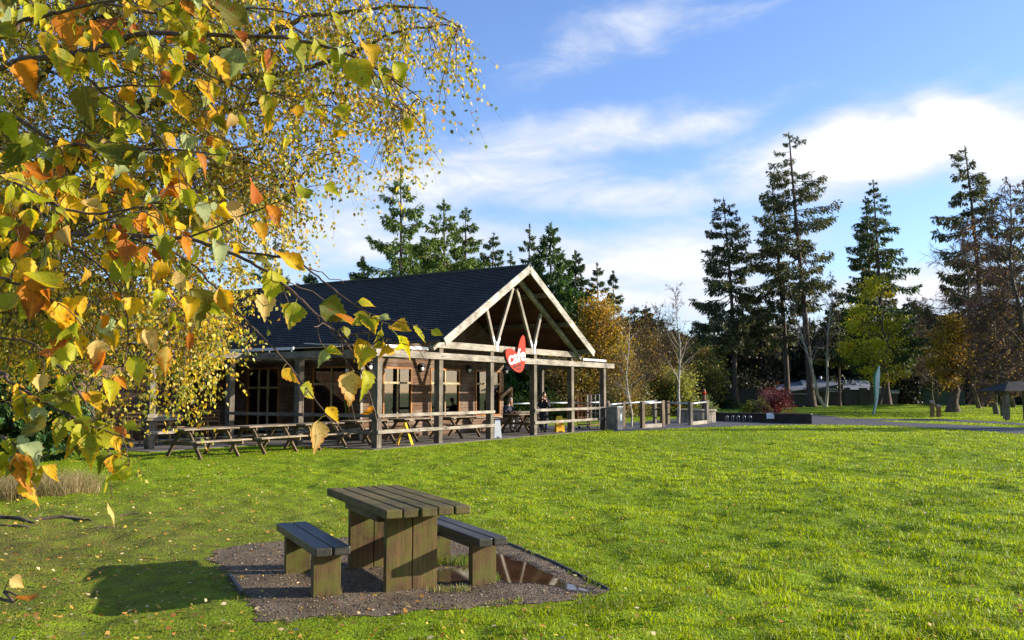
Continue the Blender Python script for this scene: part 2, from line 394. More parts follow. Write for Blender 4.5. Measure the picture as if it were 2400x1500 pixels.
class MB:
    """collects boxes, beams, tubes; build() links ONE mesh"""
    def __init__(s): s.v = []; s.f = []; s.sm = []
    def add(s, V, Fs, smooth=False):
        b = len(s.v); s.v += [tuple(map(float, p)) for p in V]; s.f += [tuple(i + b for i in f) for f in Fs]; s.sm += [smooth] * len(Fs); return s
    def box(s, a, b):
        (x0, y0, z0), (x1, y1, z1) = a, b
        return s.add([(x0,y0,z0),(x1,y0,z0),(x1,y1,z0),(x0,y1,z0),(x0,y0,z1),(x1,y0,z1),(x1,y1,z1),(x0,y1,z1)],
              [(0,3,2,1),(4,5,6,7),(0,1,5,4),(1,2,6,5),(2,3,7,6),(3,0,4,7)])
    def beam(s, p, q, w, h, up=(0,0,1)):
        p = np.array(p, float); q = np.array(q, float); d = q - p; d /= np.linalg.norm(d)
        x = np.cross(d, np.array(up, float))
        if np.linalg.norm(x) < 1e-5: x = np.array([1., 0, 0])
        x /= np.linalg.norm(x); u = np.cross(x, d)
        V = [c + x * a * w / 2 + u * b * h / 2 for c in (p, q) for a, b in ((-1,-1),(1,-1),(1,1),(-1,1))]
        return s.add(V, [(0,3,2,1),(4,5,6,7),(0,1,5,4),(1,2,6,5),(2,3,7,6),(3,0,4,7)])
    def tube(s, pts, rad, n=8, cap=True):
        pts = np.array(pts, float); K = len(pts); rad = np.broadcast_to(np.array(rad, float), (K,))
        V, Fq = tubes(pts[None], rad[None], n); V = V.tolist(); Fs = [tuple(f) for f in Fq.tolist()]
        if cap: Fs += [tuple(range(n - 1, -1, -1)), tuple(range((K - 1) * n, K * n))]
        return s.add(V, Fs, True)
    def prism(s, poly, thick, mtx=None):
        n = len(poly); V = [(x, 0, z) for x, z in poly] + [(x, thick, z) for x, z in poly]
        if mtx is not None: V = [tuple(mtx @ Vector(v)) for v in V]
        return s.add(V, [tuple(range(n)), tuple(range(2*n-1, n-1, -1))] + [(i, i + n, (i + 1) % n + n, (i + 1) % n) for i in range(n)])
    def ball(s, c, r, nu=12, nv=8):
        rx, ry, rz = (r, r, r) if isinstance(r, (int, float)) else r
        V = []; Fs = []
        for j in range(nv + 1):
            th = math.pi * j / nv
            for i in range(nu):
                ph = 2 * math.pi * i / nu
                V.append((c[0] + rx * math.sin(th) * math.cos(ph), c[1] + ry * math.sin(th) * math.sin(ph), c[2] + rz * math.cos(th)))
        for j in range(nv):
            for i in range(nu):
                Fs.append((j*nu+i, (j+1)*nu+i, (j+1)*nu+(i+1) % nu, j*nu+(i+1) % nu))
        return s.add(V, Fs, True)
    def build(s, name, mat, parent=None, bevel=0.0):
        me = bpy.data.meshes.new(name); me.from_pydata(s.v, [], s.f); me.validate()
        if len(me.polygons) == len(s.sm): me.polygons.foreach_set('use_smooth', np.array(s.sm, bool))
        o = link_mesh(name, me, mat, parent)
        bm = bmesh.new(); bm.from_mesh(me); bmesh.ops.recalc_face_normals(bm, faces=bm.faces)
        if bevel:
            bmesh.ops.bevel(bm, geom=[e for e in bm.edges if len(e.link_faces) == 2 and e.calc_face_angle(0) > .6], offset=bevel, segments=2, profile=.5, affect='EDGES')
        bm.to_mesh(me); bm.free()
        return o
def copy_tree(o, parent=None):
    c = o.copy(); COL.objects.link(c)
    if parent is not None: c.parent = parent
    for ch in list(o.children): copy_tree(ch, c)
    return c

def tubes(P, Rd, n=3):
    """P (N,K,3), Rd (N,K) -> verts, quads"""
    P = np.asarray(P, float); Nn, K, _ = P.shape
    T = np.empty_like(P); T[:, 1:-1] = P[:, 2:] - P[:, :-2]; T[:, 0] = P[:, 1] - P[:, 0]; T[:, -1] = P[:, -1] - P[:, -2]
    T /= np.linalg.norm(T, axis=2, keepdims=True) + 1e-9
    ref = np.zeros_like(T); ref[..., 0] = .31; ref[..., 1] = .87; ref[..., 2] = .38
    A = np.cross(T, ref); A /= np.linalg.norm(A, axis=2, keepdims=True) + 1e-9
    B = np.cross(T, A)
    ang = np.arange(n) * 2 * math.pi / n
    V = P[:, :, None, :] + Rd[:, :, None, None] * (A[:, :, None, :] * np.cos(ang)[None, None, :, None] + B[:, :, None, :] * np.sin(ang)[None, None, :, None])
    idx = np.arange(Nn * K * n).reshape(Nn, K, n)
    a = idx[:, :-1, :]; b = np.roll(a, -1, 2); d = idx[:, 1:, :]; c = np.roll(d, -1, 2)
    return V.reshape(-1, 3), np.stack([a, b, c, d], -1).reshape(-1, 4)
def nrm(v): return v / (np.linalg.norm(v, axis=-1, keepdims=True) + 1e-9)
def kites(C, D, Nn, Ln, W, col, belly=.4):
    """leaf-like 4-gons: base C, direction D, normal Nn, length Ln, width W"""
    D = nrm(D); S = nrm(np.cross(D, Nn)); Up = np.cross(S, D)
    Ln = np.broadcast_to(Ln, (len(C),))[:, None]; W = np.broadcast_to(W, (len(C),))[:, None]
    V = np.stack([C, C + D * Ln * belly + S * W * .5 - Up * W * .08, C + D * Ln, C + D * Ln * belly - S * W * .5 - Up * W * .08], 1).reshape(-1, 3)
    Fq = np.arange(len(C) * 4).reshape(-1, 4)
    return V, Fq, np.repeat(col, 4, 0)
def vary(c, n, amt=.25, g=None):
    g = g or rng
    c = np.array(c, float)
    k = g.normal(1, amt, (n, 1)).clip(.3, 2.0); h = g.normal(1, amt * .35, (n, 3)).clip(.5, 1.6)
    return np.clip(c * k * h, .002, .9)
def pick(cols, wts, n, amt=.2, g=None):
    g = g or rng
    w = np.array(wts, float); w /= w.sum(); ii = g.choice(len(cols), n, p=w)
    base = np.array(cols, float)[ii]
    return np.clip(base * g.normal(1, amt, (n, 1)).clip(.4, 1.8) * g.normal(1, amt * .3, (n, 3)).clip(.6, 1.5), .002, .9)
def merge(parts):
    V, Fs, C, b = [], [], [], 0
    for p in parts:
        V.append(p[0]); Fs.append(p[1] + b); b += len(p[0])
        if len(p) > 2: C.append(p[2])
    return np.concatenate(V), np.concatenate(Fs), (np.concatenate(C) if C else None)
def place(V, base): return V + np.asarray(base)[None]

# ------------------------------------------------------------------ tree generators (coordinates relative to the base)
def conifer(name, label, base, h, crown0, rad, col, seed, nwhorl=34, dens=1.0, droop=.25, up=.15, taper=.85, gap=.15, spray=.42, lean=(0, 0), trunk_r=None, cat='tree', group=None, second=None, bark='bark', raw=False, ragged=.35, sag=.0, nhang=0.0):
    g = np.random.default_rng(seed)
    tr = trunk_r or h * .013
    ax = lambda t: np.stack([lean[0] * t ** 1.5 * h + np.sin(t * 5 + seed) * .004 * h, lean[1] * t * h + np.cos(t * 4 + seed) * .003 * h, t * h], -1)
    tt = np.linspace(0, 1, 14)
    flare = 1 + .7 * np.exp(-tt * 30)
    tv, tf = tubes(ax(tt)[None], (tr * (1 - tt * .93) ** .8 * flare)[None], 9)
    parts = []; bt = [(tv, tf)]
    for w in range(nwhorl):
        u = (w + g.uniform(0, .8)) / nwhorl
        t = crown0 + (1 - crown0) * u * .985
        nb = g.integers(3, 6)
        prof = (1 - u) ** taper * min(1, .55 + u * 3.5)
        a0 = g.uniform(0, 6.28)
        for b in range(nb):
            if g.random() < gap: continue
            ln = rad * (prof + .05) * g.uniform(1 - ragged, 1.1)
            if ln < .12: continue
            a = a0 + b * 6.283 / nb + g.normal(0, .3)
            K = 6; q = np.linspace(0, 1, K)
            dr = droop * g.uniform(.2, 1.8) * (1 - u * .8); upk = up * (.4 + u)
            P = np.empty((K, 3)); P[:, 0] = np.cos(a) * ln * q; P[:, 1] = np.sin(a) * ln * q
            P[:, 2] = ln * (upk * q - dr * np.sin(q * 1.9) + dr * .55 * q ** 3) - sag * q * q * ln
            tb = min(.99, t + g.normal(0, .012)); P += ax(np.array([tb]))[0]
            P[1:] += g.normal(0, .02 * ln, (K - 1, 3))
            bt.append(tubes(P[None], (max(.012, tr * .22 * prof + .01) * (1 - q * .85))[None], 3))
            n = int((28 + 120 * ln / rad) * dens * (ln ** .5))
            qq = g.uniform(.16, 1.0, n) ** .8
            base_p = np.stack([np.interp(qq, q, P[:, k]) for k in range(3)], -1)
            sgn = g.choice([-1, 1], n); out = np.array([math.cos(a), math.sin(a), 0]); sd = np.array([-math.sin(a), math.cos(a), 0])
            spread = g.uniform(.1, .9, n) * (1 - qq * .6) * ln * .40
            C = base_p + (sd[None] * (sgn * spread)[:, None]) + out[None] * (spread * .5)[:, None]
            C[:, 2] += g.normal(0, .05 * spray, n) - spread * .2
            hang = g.random(n) < nhang; C[:, 2] -= np.where(hang, g.uniform(0, .5, n) * (.25 + qq * .75) * min(1.0, ln / 2.5), 0)
            D = out[None] * g.uniform(.3, 1, n)[:, None] + sd[None] * (sgn * g.uniform(.1, 1.0, n))[:, None]
            D[:, 2] = g.normal(-.34 - sag, .38, n)
            D[hang, 2] -= 1.2
            Nn = nrm(np.stack([g.normal(0, 1, n), g.normal(0, 1, n), np.full(n, .7)], -1))
            sz = spray * g.uniform(.55, 1.3, n) * (.6 + .4 * prof)
            c = vary(col, n, .28, g)
            parts.append(kites(C, D, Nn, sz, sz * g.uniform(.22, .42, n), c, .45))
    # leader
    n = int(30 * dens); q = g.uniform(.93, 1.0, n); C = ax(q); D = g.normal(0, .6, (n, 3)); D[:, 2] = np.abs(D[:, 2]) * .8 + .3
    parts.append(kites(C, D, g.normal(0, 1, (n, 3)), spray * .55, spray * .16, vary(col, n, .28, g), .45))
    V, Fq, Cc = merge(parts); Vt, Ft, _ = merge(bt)
    if raw: return (V, Fq, Cc), (Vt, Ft)
    r = empty(name, base, 0, label, cat, group)
    np_mesh('trunk', Vt, Ft, M[bark], r, smooth=True)
    np_mesh('crown', V, Fq, M['needles'], r, Cc)
    return r

def broadleaf(name, label, base, h, rx, ry, z0, cols, wts, seed, nclump=60, per=70, leaf=.16, clump=.5, trunk_r=.14, cat='tree', group=None, bark='bark_brown', shape=1.0, raw=False, weep=0.0, mat='leaf', lean=0.0):
    g = np.random.default_rng(seed)
    K = 9; q = np.linspace(0, 1, K)
    ctr = np.stack([np.cumsum(g.normal(0, .02 * h, K)) + lean * q * h, np.cumsum(g.normal(0, .02 * h, K)), q * h * .93], -1)
    ctr[0] = 0
    bt = [tubes(ctr[None], (trunk_r * (1 - q * .9) * (1 + .6 * np.exp(-q * 25)))[None], 8)]; parts = []
    cz = (z0 + h) / 2; hz = (h - z0) / 2
    for i in range(nclump):
        for _ in range(30):
            d = g.normal(0, 1, 3); d /= np.linalg.norm(d); rr = g.uniform(.25, 1) ** .5
            p = np.array([d[0] * rx * rr, d[1] * ry * rr, cz + d[2] * hz * rr])
            zf = (p[2] - z0) / (h - z0)
            if g.random() < (1 - abs(zf - .4) * .6): break
        squeeze = (1 - max(0, zf) * .55 * shape)
        p[0] = p[0] * squeeze + lean * p[2]; p[1] *= squeeze
        t0 = np.clip((p[2] - np.hypot(p[0], p[1]) * .8) / (h * .93), .12, .92)
        s = np.array([np.interp(t0, q, ctr[:, k]) for k in range(3)])
        qq = np.linspace(0, 1, 5); mid = s + (p - s) * .5 + np.array([0, 0, .12 * np.linalg.norm(p - s)])
        P = (1 - qq)[:, None] ** 2 * s + (2 * qq * (1 - qq))[:, None] * mid + (qq ** 2)[:, None] * p
        P[1:-1] += g.normal(0, .03 * np.linalg.norm(p - s), (3, 3))
        bt.append(tubes(P[None], (np.maximum(.008, trunk_r * .28 * (1 - t0 * .5) * (1 - qq * .85)))[None], 4))
        n = int(per * g.uniform(.5, 1.4))
        C = p + g.normal(0, 1, (n, 3)) * np.array([clump, clump, clump * (.6 + weep)]) * g.uniform(.6, 1.25)
        if weep: C[:, 2] -= weep * np.abs(g.normal(0, clump * 1.2, n))
        D = g.normal(0, 1, (n, 3)); D[:, 2] -= .7
        ccl = pick(cols, wts, 1, .12, g)[0]
        c = np.clip(.55 * ccl[None] + .45 * pick(cols, wts, n, .22, g), .003, .9)
        parts.append(kites(C, D, g.normal(0, 1, (n, 3)), leaf * g.uniform(.6, 1.3, n), leaf * g.uniform(.5, .9, n), c, .45))
        # twigs in the clump
        tw = min(8, n // 6 + 2); e = p + g.normal(0, clump * .8, (tw, 3))
        TP = np.stack([np.repeat(P[3][None], tw, 0), (np.repeat(p[None], tw, 0) + e) / 2 + g.normal(0, .05, (tw, 3)), e], 1)
        bt.append(tubes(TP, np.repeat(np.array([[.010, .007, .003]]) * max(1, leaf / .16), tw, 0), 3))
    V, Fq, Cc = merge(parts); Vt, Ft, _ = merge(bt)
    if raw: return (V, Fq, Cc), (Vt, Ft)
    r = empty(name, base, 0, label, cat, group)
    np_mesh('trunk', Vt, Ft, M[bark], r, smooth=True); np_mesh('crown', V, Fq, M[mat], r, Cc)
    return r

def bare_tree(name, label, base, h, seed, trunk_r=.06, nb=26, blen=.30, t0=.25, angle=.75, sub=7, subsub=5, twig_r=.006, bark='birch_bark', leaves=0, cols=None, wts=None, leaf=.1, lean=0.0, group=None, cat='tree', twig='twig', droop=.15, stems=1, raw=False):
    g = np.random.default_rng(seed)
    tr = []; tw = []; lf = []
    for st in range(stems):
        K = 10; q = np.linspace(0, 1, K); hh = h * (1 if st == 0 else g.uniform(.7, .95)); la = g.uniform(0, 6.28); ll = .0 if st == 0 else g.uniform(.12, .3)
        C = np.stack([np.cumsum(g.normal(0, .012 * h, K)) + (lean + ll * math.cos(la)) * q * hh, np.cumsum(g.normal(0, .012 * h, K)) + ll * math.sin(la) * q * hh, q * hh], -1); C[0] = 0
        tr.append(tubes(C[None], (trunk_r * (1 - q * .93))[None], 7))
        for b in range(nb):
            t = t0 + (1 - t0) * (b + g.random()) / nb * .97
            s = np.array([np.interp(t, q, C[:, k]) for k in range(3)]); a = g.uniform(0, 6.28)
            ln = h * blen * (1.15 - t) * g.uniform(.6, 1.2) + .1
            def grow(s, d, ln, r0, k=5):
                P = [s]; d = d / np.linalg.norm(d)
                for _ in range(k - 1):
                    d = d + g.normal(0, .12, 3) + np.array([0, 0, -droop * .25]); d /= np.linalg.norm(d); P.append(P[-1] + d * ln / (k - 1))
                return np.array(P)
            el = angle * g.uniform(.75, 1.2)
            d = np.array([math.cos(a) * math.sin(el), math.sin(a) * math.sin(el), math.cos(el)])
            P = grow(s, d, ln, 1); qb = np.linspace(0, 1, 5)
            r0 = max(twig_r * 1.6, trunk_r * .35 * (1 - t * .7))
            (tr if r0 > trunk_r * .16 else tw).append(tubes(P[None], (r0 * (1 - qb) + twig_r * .8 * qb)[None], 4))
            for c in range(sub):
                u = g.uniform(.2, 1); s2 = np.array([np.interp(u, qb, P[:, k]) for k in range(3)])
                d2 = nrm(P[-1] - P[0]) + g.normal(0, .55, 3); l2 = ln * g.uniform(.2, .5)
                P2 = grow(s2, d2, l2, 1, 4)
                tw.append(tubes(P2[None], (twig_r * np.array([1.2, 1.0, .8, .5]))[None], 3))
                if subsub:
                    u3 = g.uniform(.2, 1, subsub); S3 = np.stack([np.interp(u3, np.linspace(0, 1, 4), P2[:, k]) for k in range(3)], -1)
                    D3 = nrm(nrm(P2[-1] - P2[0])[None] + g.normal(0, .6, (subsub, 3))); L3 = l2 * g.uniform(.3, .7, subsub)[:, None]
                    E3 = S3 + D3 * L3; E3[:, 2] -= droop * L3[:, 0] * .5
                    tw.append(tubes(np.stack([S3, (S3 + E3) / 2 + g.normal(0, .02, (subsub, 3)), E3], 1), np.repeat(np.array([[.8, .65, .4]]) * twig_r, subsub, 0), 3))
                    if leaves:
                        n = g.poisson(leaves)
                        if n: lf.append(E3[g.integers(0, subsub, n)] + g.normal(0, .06, (n, 3)))
    V, Fq, _ = merge(tr); Vt, Ft, _ = merge(tw)
    lm = None
    if lf:
        Cc = np.concatenate(lf); n = len(Cc); D = g.normal(0, 1, (n, 3)); D[:, 2] -= .8
        lm = kites(Cc, D, g.normal(0, 1, (n, 3)), leaf * g.uniform(.6, 1.3, n), leaf * g.uniform(.5, .9, n), pick(cols, wts, n, .2, g), .45)
    if raw: return (V, Fq), (Vt, Ft), lm
    r = empty(name, base, 0, label, cat, group)
    np_mesh('trunk', V, Fq, M[bark], r, smooth=True); np_mesh('twigs', Vt, Ft, M[twig], r)
    if lm: np_mesh('leaves', lm[0], lm[1], M['leaf'], r, lm[2])
    return r

def shrub(name, label, base, rx, ry, h, cols, wts, seed, n=2500, leaf=.06, stems=30, bark='twig', arch=.4, cat='shrub', group=None, hollow=.25, up=.0, z0=.05):
    g = np.random.default_rng(seed)
    r = empty(name, base, 0, label, cat, group)
    n = int(n * 1.6); leaf = leaf * max(1.0, min(2.2, base[1] / 24))
    nc = 26; cd = nrm(g.normal(0, 1, (nc, 3))); cd[:, 2] = np.abs(cd[:, 2])
    ii = g.integers(0, nc, n); rr = g.uniform(hollow, 1, n) ** .6
    P = cd[ii] * rr[:, None] + g.normal(0, .16, (n, 3))
    lump = g.uniform(.72, 1.12, nc)[ii]
    P = P * lump[:, None] * np.array([rx, ry, h]); P[:, 2] = np.abs(P[:, 2]) + z0 * h
    D = P * np.array([1 / rx, 1 / ry, .3 / h]) + g.normal(0, .6, (n, 3)); D[:, 2] += up
    cc = pick(cols, wts, nc, .2, g)[ii] * .5 + pick(cols, wts, n, .25, g) * .5
    K = kites(P, D, g.normal(0, 1, (n, 3)), leaf * g.uniform(.6, 1.4, n), leaf * g.uniform(.35, .6, n), cc, .45)
    a = g.uniform(0, 6.28, stems); q = np.linspace(0, 1, 5); ln = g.uniform(.5, 1.0, stems)
    X = np.stack([np.cos(a)[:, None] * rx * ln[:, None] * (q ** (1 + arch))[None], np.sin(a)[:, None] * ry * ln[:, None] * (q ** (1 + arch))[None], (h * g.uniform(.6, 1.0, stems))[:, None] * np.sin(q * 1.5)[None]], -1)
    X[:, 1:] += g.normal(0, .03 * h, (stems, 4, 3))
    Vt, Ft = tubes(X, np.repeat((.012 * (1 - q * .75))[None], stems, 0) * max(.5, h / 2), 3)
    np_mesh('stems', Vt, Ft, M[bark], r); np_mesh('foliage', K[0], K[1], M['leaf'], r, K[2])
    return r

# ================================================================== WORLD, SUN, CAMERA
SUN_EL, SUN_AZ = 18.5, 4.0        # azimuth measured from +X towards +Y
S = Vector((math.cos(R(SUN_EL)) * math.cos(R(SUN_AZ)), math.cos(R(SUN_EL)) * math.sin(R(SUN_AZ)), math.sin(R(SUN_EL))))
def make_world():
    w = bpy.data.worlds.new('World'); SC.world = w; w.use_nodes = True
    nt = w.node_tree; nt.nodes.clear()
    out = nt.nodes.new('ShaderNodeOutputWorld'); bg = nt.nodes.new('ShaderNodeBackground'); L(nt, bg.outputs[0], out.inputs[0])
    sky = nt.nodes.new('ShaderNodeTexSky'); sky.sky_type = 'NISHITA'; sky.sun_disc = False
    sky.sun_elevation = R(SUN_EL); sky.sun_rotation = R(90 - SUN_AZ); sky.altitude = 100; sky.air_density = 1.0; sky.dust_density = .6; sky.ozone_density = 2.5
    hs = nt.nodes.new('ShaderNodeHueSaturation'); hs.inputs['Saturation'].default_value = 1.0; hs.inputs['Value'].default_value = 1.0
    L(nt, mixc(nt, sky.outputs[0], SKY_TINT, 1.0, 'MULTIPLY'), hs.inputs['Color'])
    tc = nt.nodes.new('ShaderNodeTexCoord').outputs['Generated']
    sp = nt.nodes.new('ShaderNodeSeparateXYZ'); L(nt, tc, sp.inputs[0])
    def mth(op, a, b=None, c=None, clamp=False):
        n = nt.nodes.new('ShaderNodeMath'); n.operation = op; n.use_clamp = clamp
        for i, v in enumerate((a, b, c)):
            if v is None: continue
            if hasattr(v, 'is_output'): L(nt, v, n.inputs[i])
            else: n.inputs[i].default_value = v
        return n.outputs[0]
    az = mth('ARCTAN2', sp.outputs[0], sp.outputs[1]); el = mth('ARCSINE', sp.outputs[2])
    cv = nt.nodes.new('ShaderNodeCombineXYZ'); L(nt, az, cv.inputs[0]); L(nt, el, cv.inputs[1])
    P = cv.outputs[0]
    nb = noise(nt, mapping(nt, P, (5, 12, 1), (.3, .7, 0)), 1.0, 8, .58, .5)
    nf = noise(nt, mapping(nt, P, (9, 26, 1), (1.3, .2, 0), (0, 0, R(10))), 1.0, 8, .62, .8)
    # cloud banks: azimuth, elevation (deg), half sizes (deg), tilt, amount
    def azel(px, py):
        d = ray(px, py); d = d / np.linalg.norm(d); return math.degrees(math.atan2(d[0], d[1])), math.degrees(math.asin(d[2]))
    banks = []
    for px, py, rx, ry, tilt, amt in [
        (2080, 350, 330, 90, 4, 1.9), (2240, 280, 130, 62, -14, 1.8), (2010, 330, 200, 80, 10, 1.5), (2380, 350, 200, 90, 0, 1.6), (1820, 390, 130, 65, 0, 1.0),
        (1450, 90, 300, 80, 16, .72), (1560, 55, 330, 60, 4, .62), (1340, 120, 140, 40, 25, .4),
        (1330, 330, 460, 80, 6, .95), (1580, 310, 240, 50, 8, 1.0), (1100, 430, 480, 85, 4, .98), (1420, 460, 320, 70, 0, .95), (900, 560, 460, 110, 0, .95),
        (1480, 620, 460, 110, 0, 1.15), (1600, 700, 560, 90, 0, 1.05), (2170, 690, 320, 80, 0, 1.15), (2080, 640, 130, 16, 8, .8), (1250, 560, 300, 60, 0, .72), (700, 680, 500, 60, 0, .7),
        (2160, 780, 600, 60, 0, 1.2)]:
        a, e = azel(px, py); banks.append((a, e, rx / 36., ry / 36., tilt, amt))
    for a, e, ra, re, t, m in [(-60, 25, 20, 6, 10, .8), (70, 30, 25, 7, -8, .8), (120, 15, 30, 8, 0, 1), (180, 28, 30, 9, 5, .8), (-120, 18, 35, 8, 0, 1)]:
        banks.append((a, e, ra, re, t, m))
    tot = None
    for a, e, ra, re, t, m in banks:
        dx = mth('SUBTRACT', az, R(a)); dy = mth('SUBTRACT', el, R(e))
        c, s = math.cos(R(t)), math.sin(R(t))
        u = mth('ADD', mth('MULTIPLY', dx, c / R(ra)), mth('MULTIPLY', dy, s / R(ra)))
        v = mth('ADD', mth('MULTIPLY', dx, -s / R(re)), mth('MULTIPLY', dy, c / R(re)))
        q = mth('ADD', mth('MULTIPLY', u, u), mth('MULTIPLY', v, v))
        gss = mth('MULTIPLY', mth('EXPONENT', mth('MULTIPLY', q, -1.0)), m)
        tot = gss if tot is None else mth('MAXIMUM', tot, gss)
    nz = mth('ADD', mth('MULTIPLY', nb.outputs[0], .62), mth('MULTIPLY', nf.outputs[0], .38))
    dens = mth('ADD', tot, mth('MULTIPLY', mth('SUBTRACT', nz, .5), 2.3))
    mr = nt.nodes.new('ShaderNodeMapRange'); mr.interpolation_type = 'SMOOTHSTEP'; mr.inputs['From Min'].default_value = .22; mr.inputs['From Max'].default_value = 1.15
    L(nt, dens, mr.inputs['Value'])
    shade = nt.nodes.new('ShaderNodeMapRange'); shade.inputs['From Min'].default_value = .3; shade.inputs['From Max'].default_value = 1.4; shade.inputs['To Min'].default_value = 0; shade.inputs['To Max'].default_value = 1
    L(nt, dens, shade.inputs['Value'])
    ccol = ramp(nt, [(0, CLOUD_LO), (.55, CLOUD_MID), (1, CLOUD_HI)], shade.outputs[0]).outputs[0]
    sc = nt.nodes.new('ShaderNodeVectorMath'); sc.operation = 'SCALE'; L(nt, ccol, sc.inputs[0]); sc.inputs['Scale'].default_value = 1 / SKY_STRENGTH
    c = mixc(nt, hs.outputs[0], sc.outputs[0], mr.outputs[0])
    L(nt, c, bg.inputs['Color']); bg.inputs['Strength'].default_value = SKY_STRENGTH
SKY_STRENGTH = .115
SKY_TINT = (.84, .90, 1.12)
CLOUD_LO, CLOUD_MID, CLOUD_HI = (.30, .345, .43), (.39, .415, .47), (.56, .56, .565)
make_world()
sl = bpy.data.lights.new('sun', 'SUN'); sl.energy = 5.0; sl.angle = R(.53); sl.color = (1, .92, .80)
so = bpy.data.objects.new('sun', sl); COL.objects.link(so); so.rotation_euler = S.to_track_quat('Z', 'Y').to_euler(); so.location = (60, 10, 60)
cam = bpy.data.cameras.new('camera'); cam.sensor_width = 36; cam.lens = F / 2400 * 36; cam.clip_end = 3000; cam.clip_start = .05
co = bpy.data.objects.new('camera', cam); COL.objects.link(co); co.location = (0, 0, CAMZ); co.rotation_euler = (R(90) + PITCH, 0, 0)
SC.camera = co
SC.view_settings.view_transform = 'Standard'; SC.view_settings.look = 'None'; SC.view_settings.exposure = 1.15; SC.view_settings.gamma = 1
SC.cycles.max_bounces = 6; SC.cycles.transparent_max_bounces = 12; SC.cycles.diffuse_bounces = 3; SC.cycles.glossy_bounces = 3
SC.cycles.use_denoising = True

# ================================================================== GROUND
def ground():
    def axis(lo, hi, step, ext, growth=1.25):
        c = list(np.arange(lo, hi + 1e-6, step)); d = step
        while c[-1] < ext: d *= growth; c.append(c[-1] + d)
        d = step
        while c[0] > -ext: d *= growth; c.insert(0, c[0] - d)
        return np.array(c)
    xs = axis(-14, 18, .11, 900, 1.1); ys = axis(5, 36, .11, 900, 1.06)
    X, Y = np.meshgrid(xs, ys); Z = gz(X.ravel(), Y.ravel())
    V = np.stack([X.ravel(), Y.ravel(), Z], -1); nx, ny = len(xs), len(ys)
    i = np.arange(nx * ny).reshape(ny, nx)
    Fq = np.stack([i[:-1, :-1], i[:-1, 1:], i[1:, 1:], i[1:, :-1]], -1).reshape(-1, 4)
    tag(np_mesh('lawn', V, Fq, M['lawn'], None, smooth=True), kind='structure')
ground()
def cell_sheet(name, P, mat, step, dz, z=None, ragged=0.0, seed=1):
    """flat sheet made of small cells inside an outline, with a ragged edge"""
    P = np.array(P); lo = P.min(0) - .3; hi = P.max(0) + .3
    xs = np.arange(lo[0], hi[0], step); ys = np.arange(lo[1], hi[1], step)
    X, Y = np.meshgrid(xs, ys); nx, ny = len(xs), len(ys)
    cx, cy = (X[:-1, :-1] + step / 2).ravel(), (Y[:-1, :-1] + step / 2).ravel()
    fx = cx + ragged * ((vnoise(cx * 4, cy * 4, seed) - .5) + .6 * (vnoise(cx * 13, cy * 13, seed + 1) - .5)); fy = cy + ragged * ((vnoise(cx * 4, cy * 4, seed + 2) - .5) + .6 * (vnoise(cx * 13, cy * 13, seed + 3) - .5))
    k = poly_in(fx, fy, [tuple(p) for p in P])
    idx = np.arange(nx * ny).reshape(ny, nx)
    Fq = np.stack([idx[:-1, :-1], idx[:-1, 1:], idx[1:, 1:], idx[1:, :-1]], -1).reshape(-1, 4)[k]
    u, inv = np.unique(Fq, return_inverse=True); xx, yy = X.ravel()[u], Y.ravel()[u]
    zz = (gz(xx, yy) if z is None else np.full(len(xx), z)) + dz
    return np_mesh(name, np.stack([xx, yy, zz], -1), inv.reshape(-1, 4), mat)
PATH1 = [(1440,1012),(1560,1006),(1680,1001),(1800,997),(1905,996),(1990,996),(2100,999),(2250,1007),(2400,1018),(2560,1032),(2560,1017),(2400,1004),(2250,996),(2100,990),(1990,981),(1940,975),(1905,972),(1800,972),(1640,976),(1560,984),(1480,990),(1430,998)]
PATH2 = [(1960,984),(2060,986),(2200,988),(2330,993),(2420,999),(2560,1008),(2560,1002),(2420,994),(2330,988),(2200,983),(2060,982),(1960,981)]
PATH_W = [[tuple(foot(a, b)[:2]) for a, b in q] for q in (PATH1, PATH2)]
tag(cell_sheet('path', PATH_W[0], M['asphalt'], .14, .010, None, .25), kind='structure')
tag(cell_sheet('path', PATH_W[1], M['asphalt'], .14, .016, None, .25, 5), kind='structure')

# gravel pad, its low edging, puddle, loose stones
PUD_PX = [(1076,1306),(1110,1303),(1142,1300),(1172,1302),(1205,1312),(1240,1325),(1275,1340),(1300,1352),(1318,1364),(1345,1376),(1390,1386),(1330,1384),(1296,1376),(1262,1371),(1225,1368),(1190,1366),(1175,1358),(1150,1356),(1110,1365),(1060,1369),(1022,1366),(1014,1352),(1030,1340),(1062,1336),(1090,1330),(1080,1318)]
tag(cell_sheet('gravel_ground', PAD, M['gravel'], .03, .006, 0.0, .16, 11), kind='structure')
_pw = np.array([tuple(on_z(a, b, 0)[:2]) for a, b in PUD_PX]); _pc = _pw.mean(0)
tag(cell_sheet('wet_ground', _pc + (_pw - _pc) * 1.10, M['wet'], .016, .0085, 0.0, .16, 21), kind='structure')
tag(cell_sheet('puddle_water', _pw, M['water'], .012, .0105, 0.0, .10, 31), kind='structure')
PUDW = [tuple(on_z(a, b, 0)[:2]) for a, b in PUD_PX]
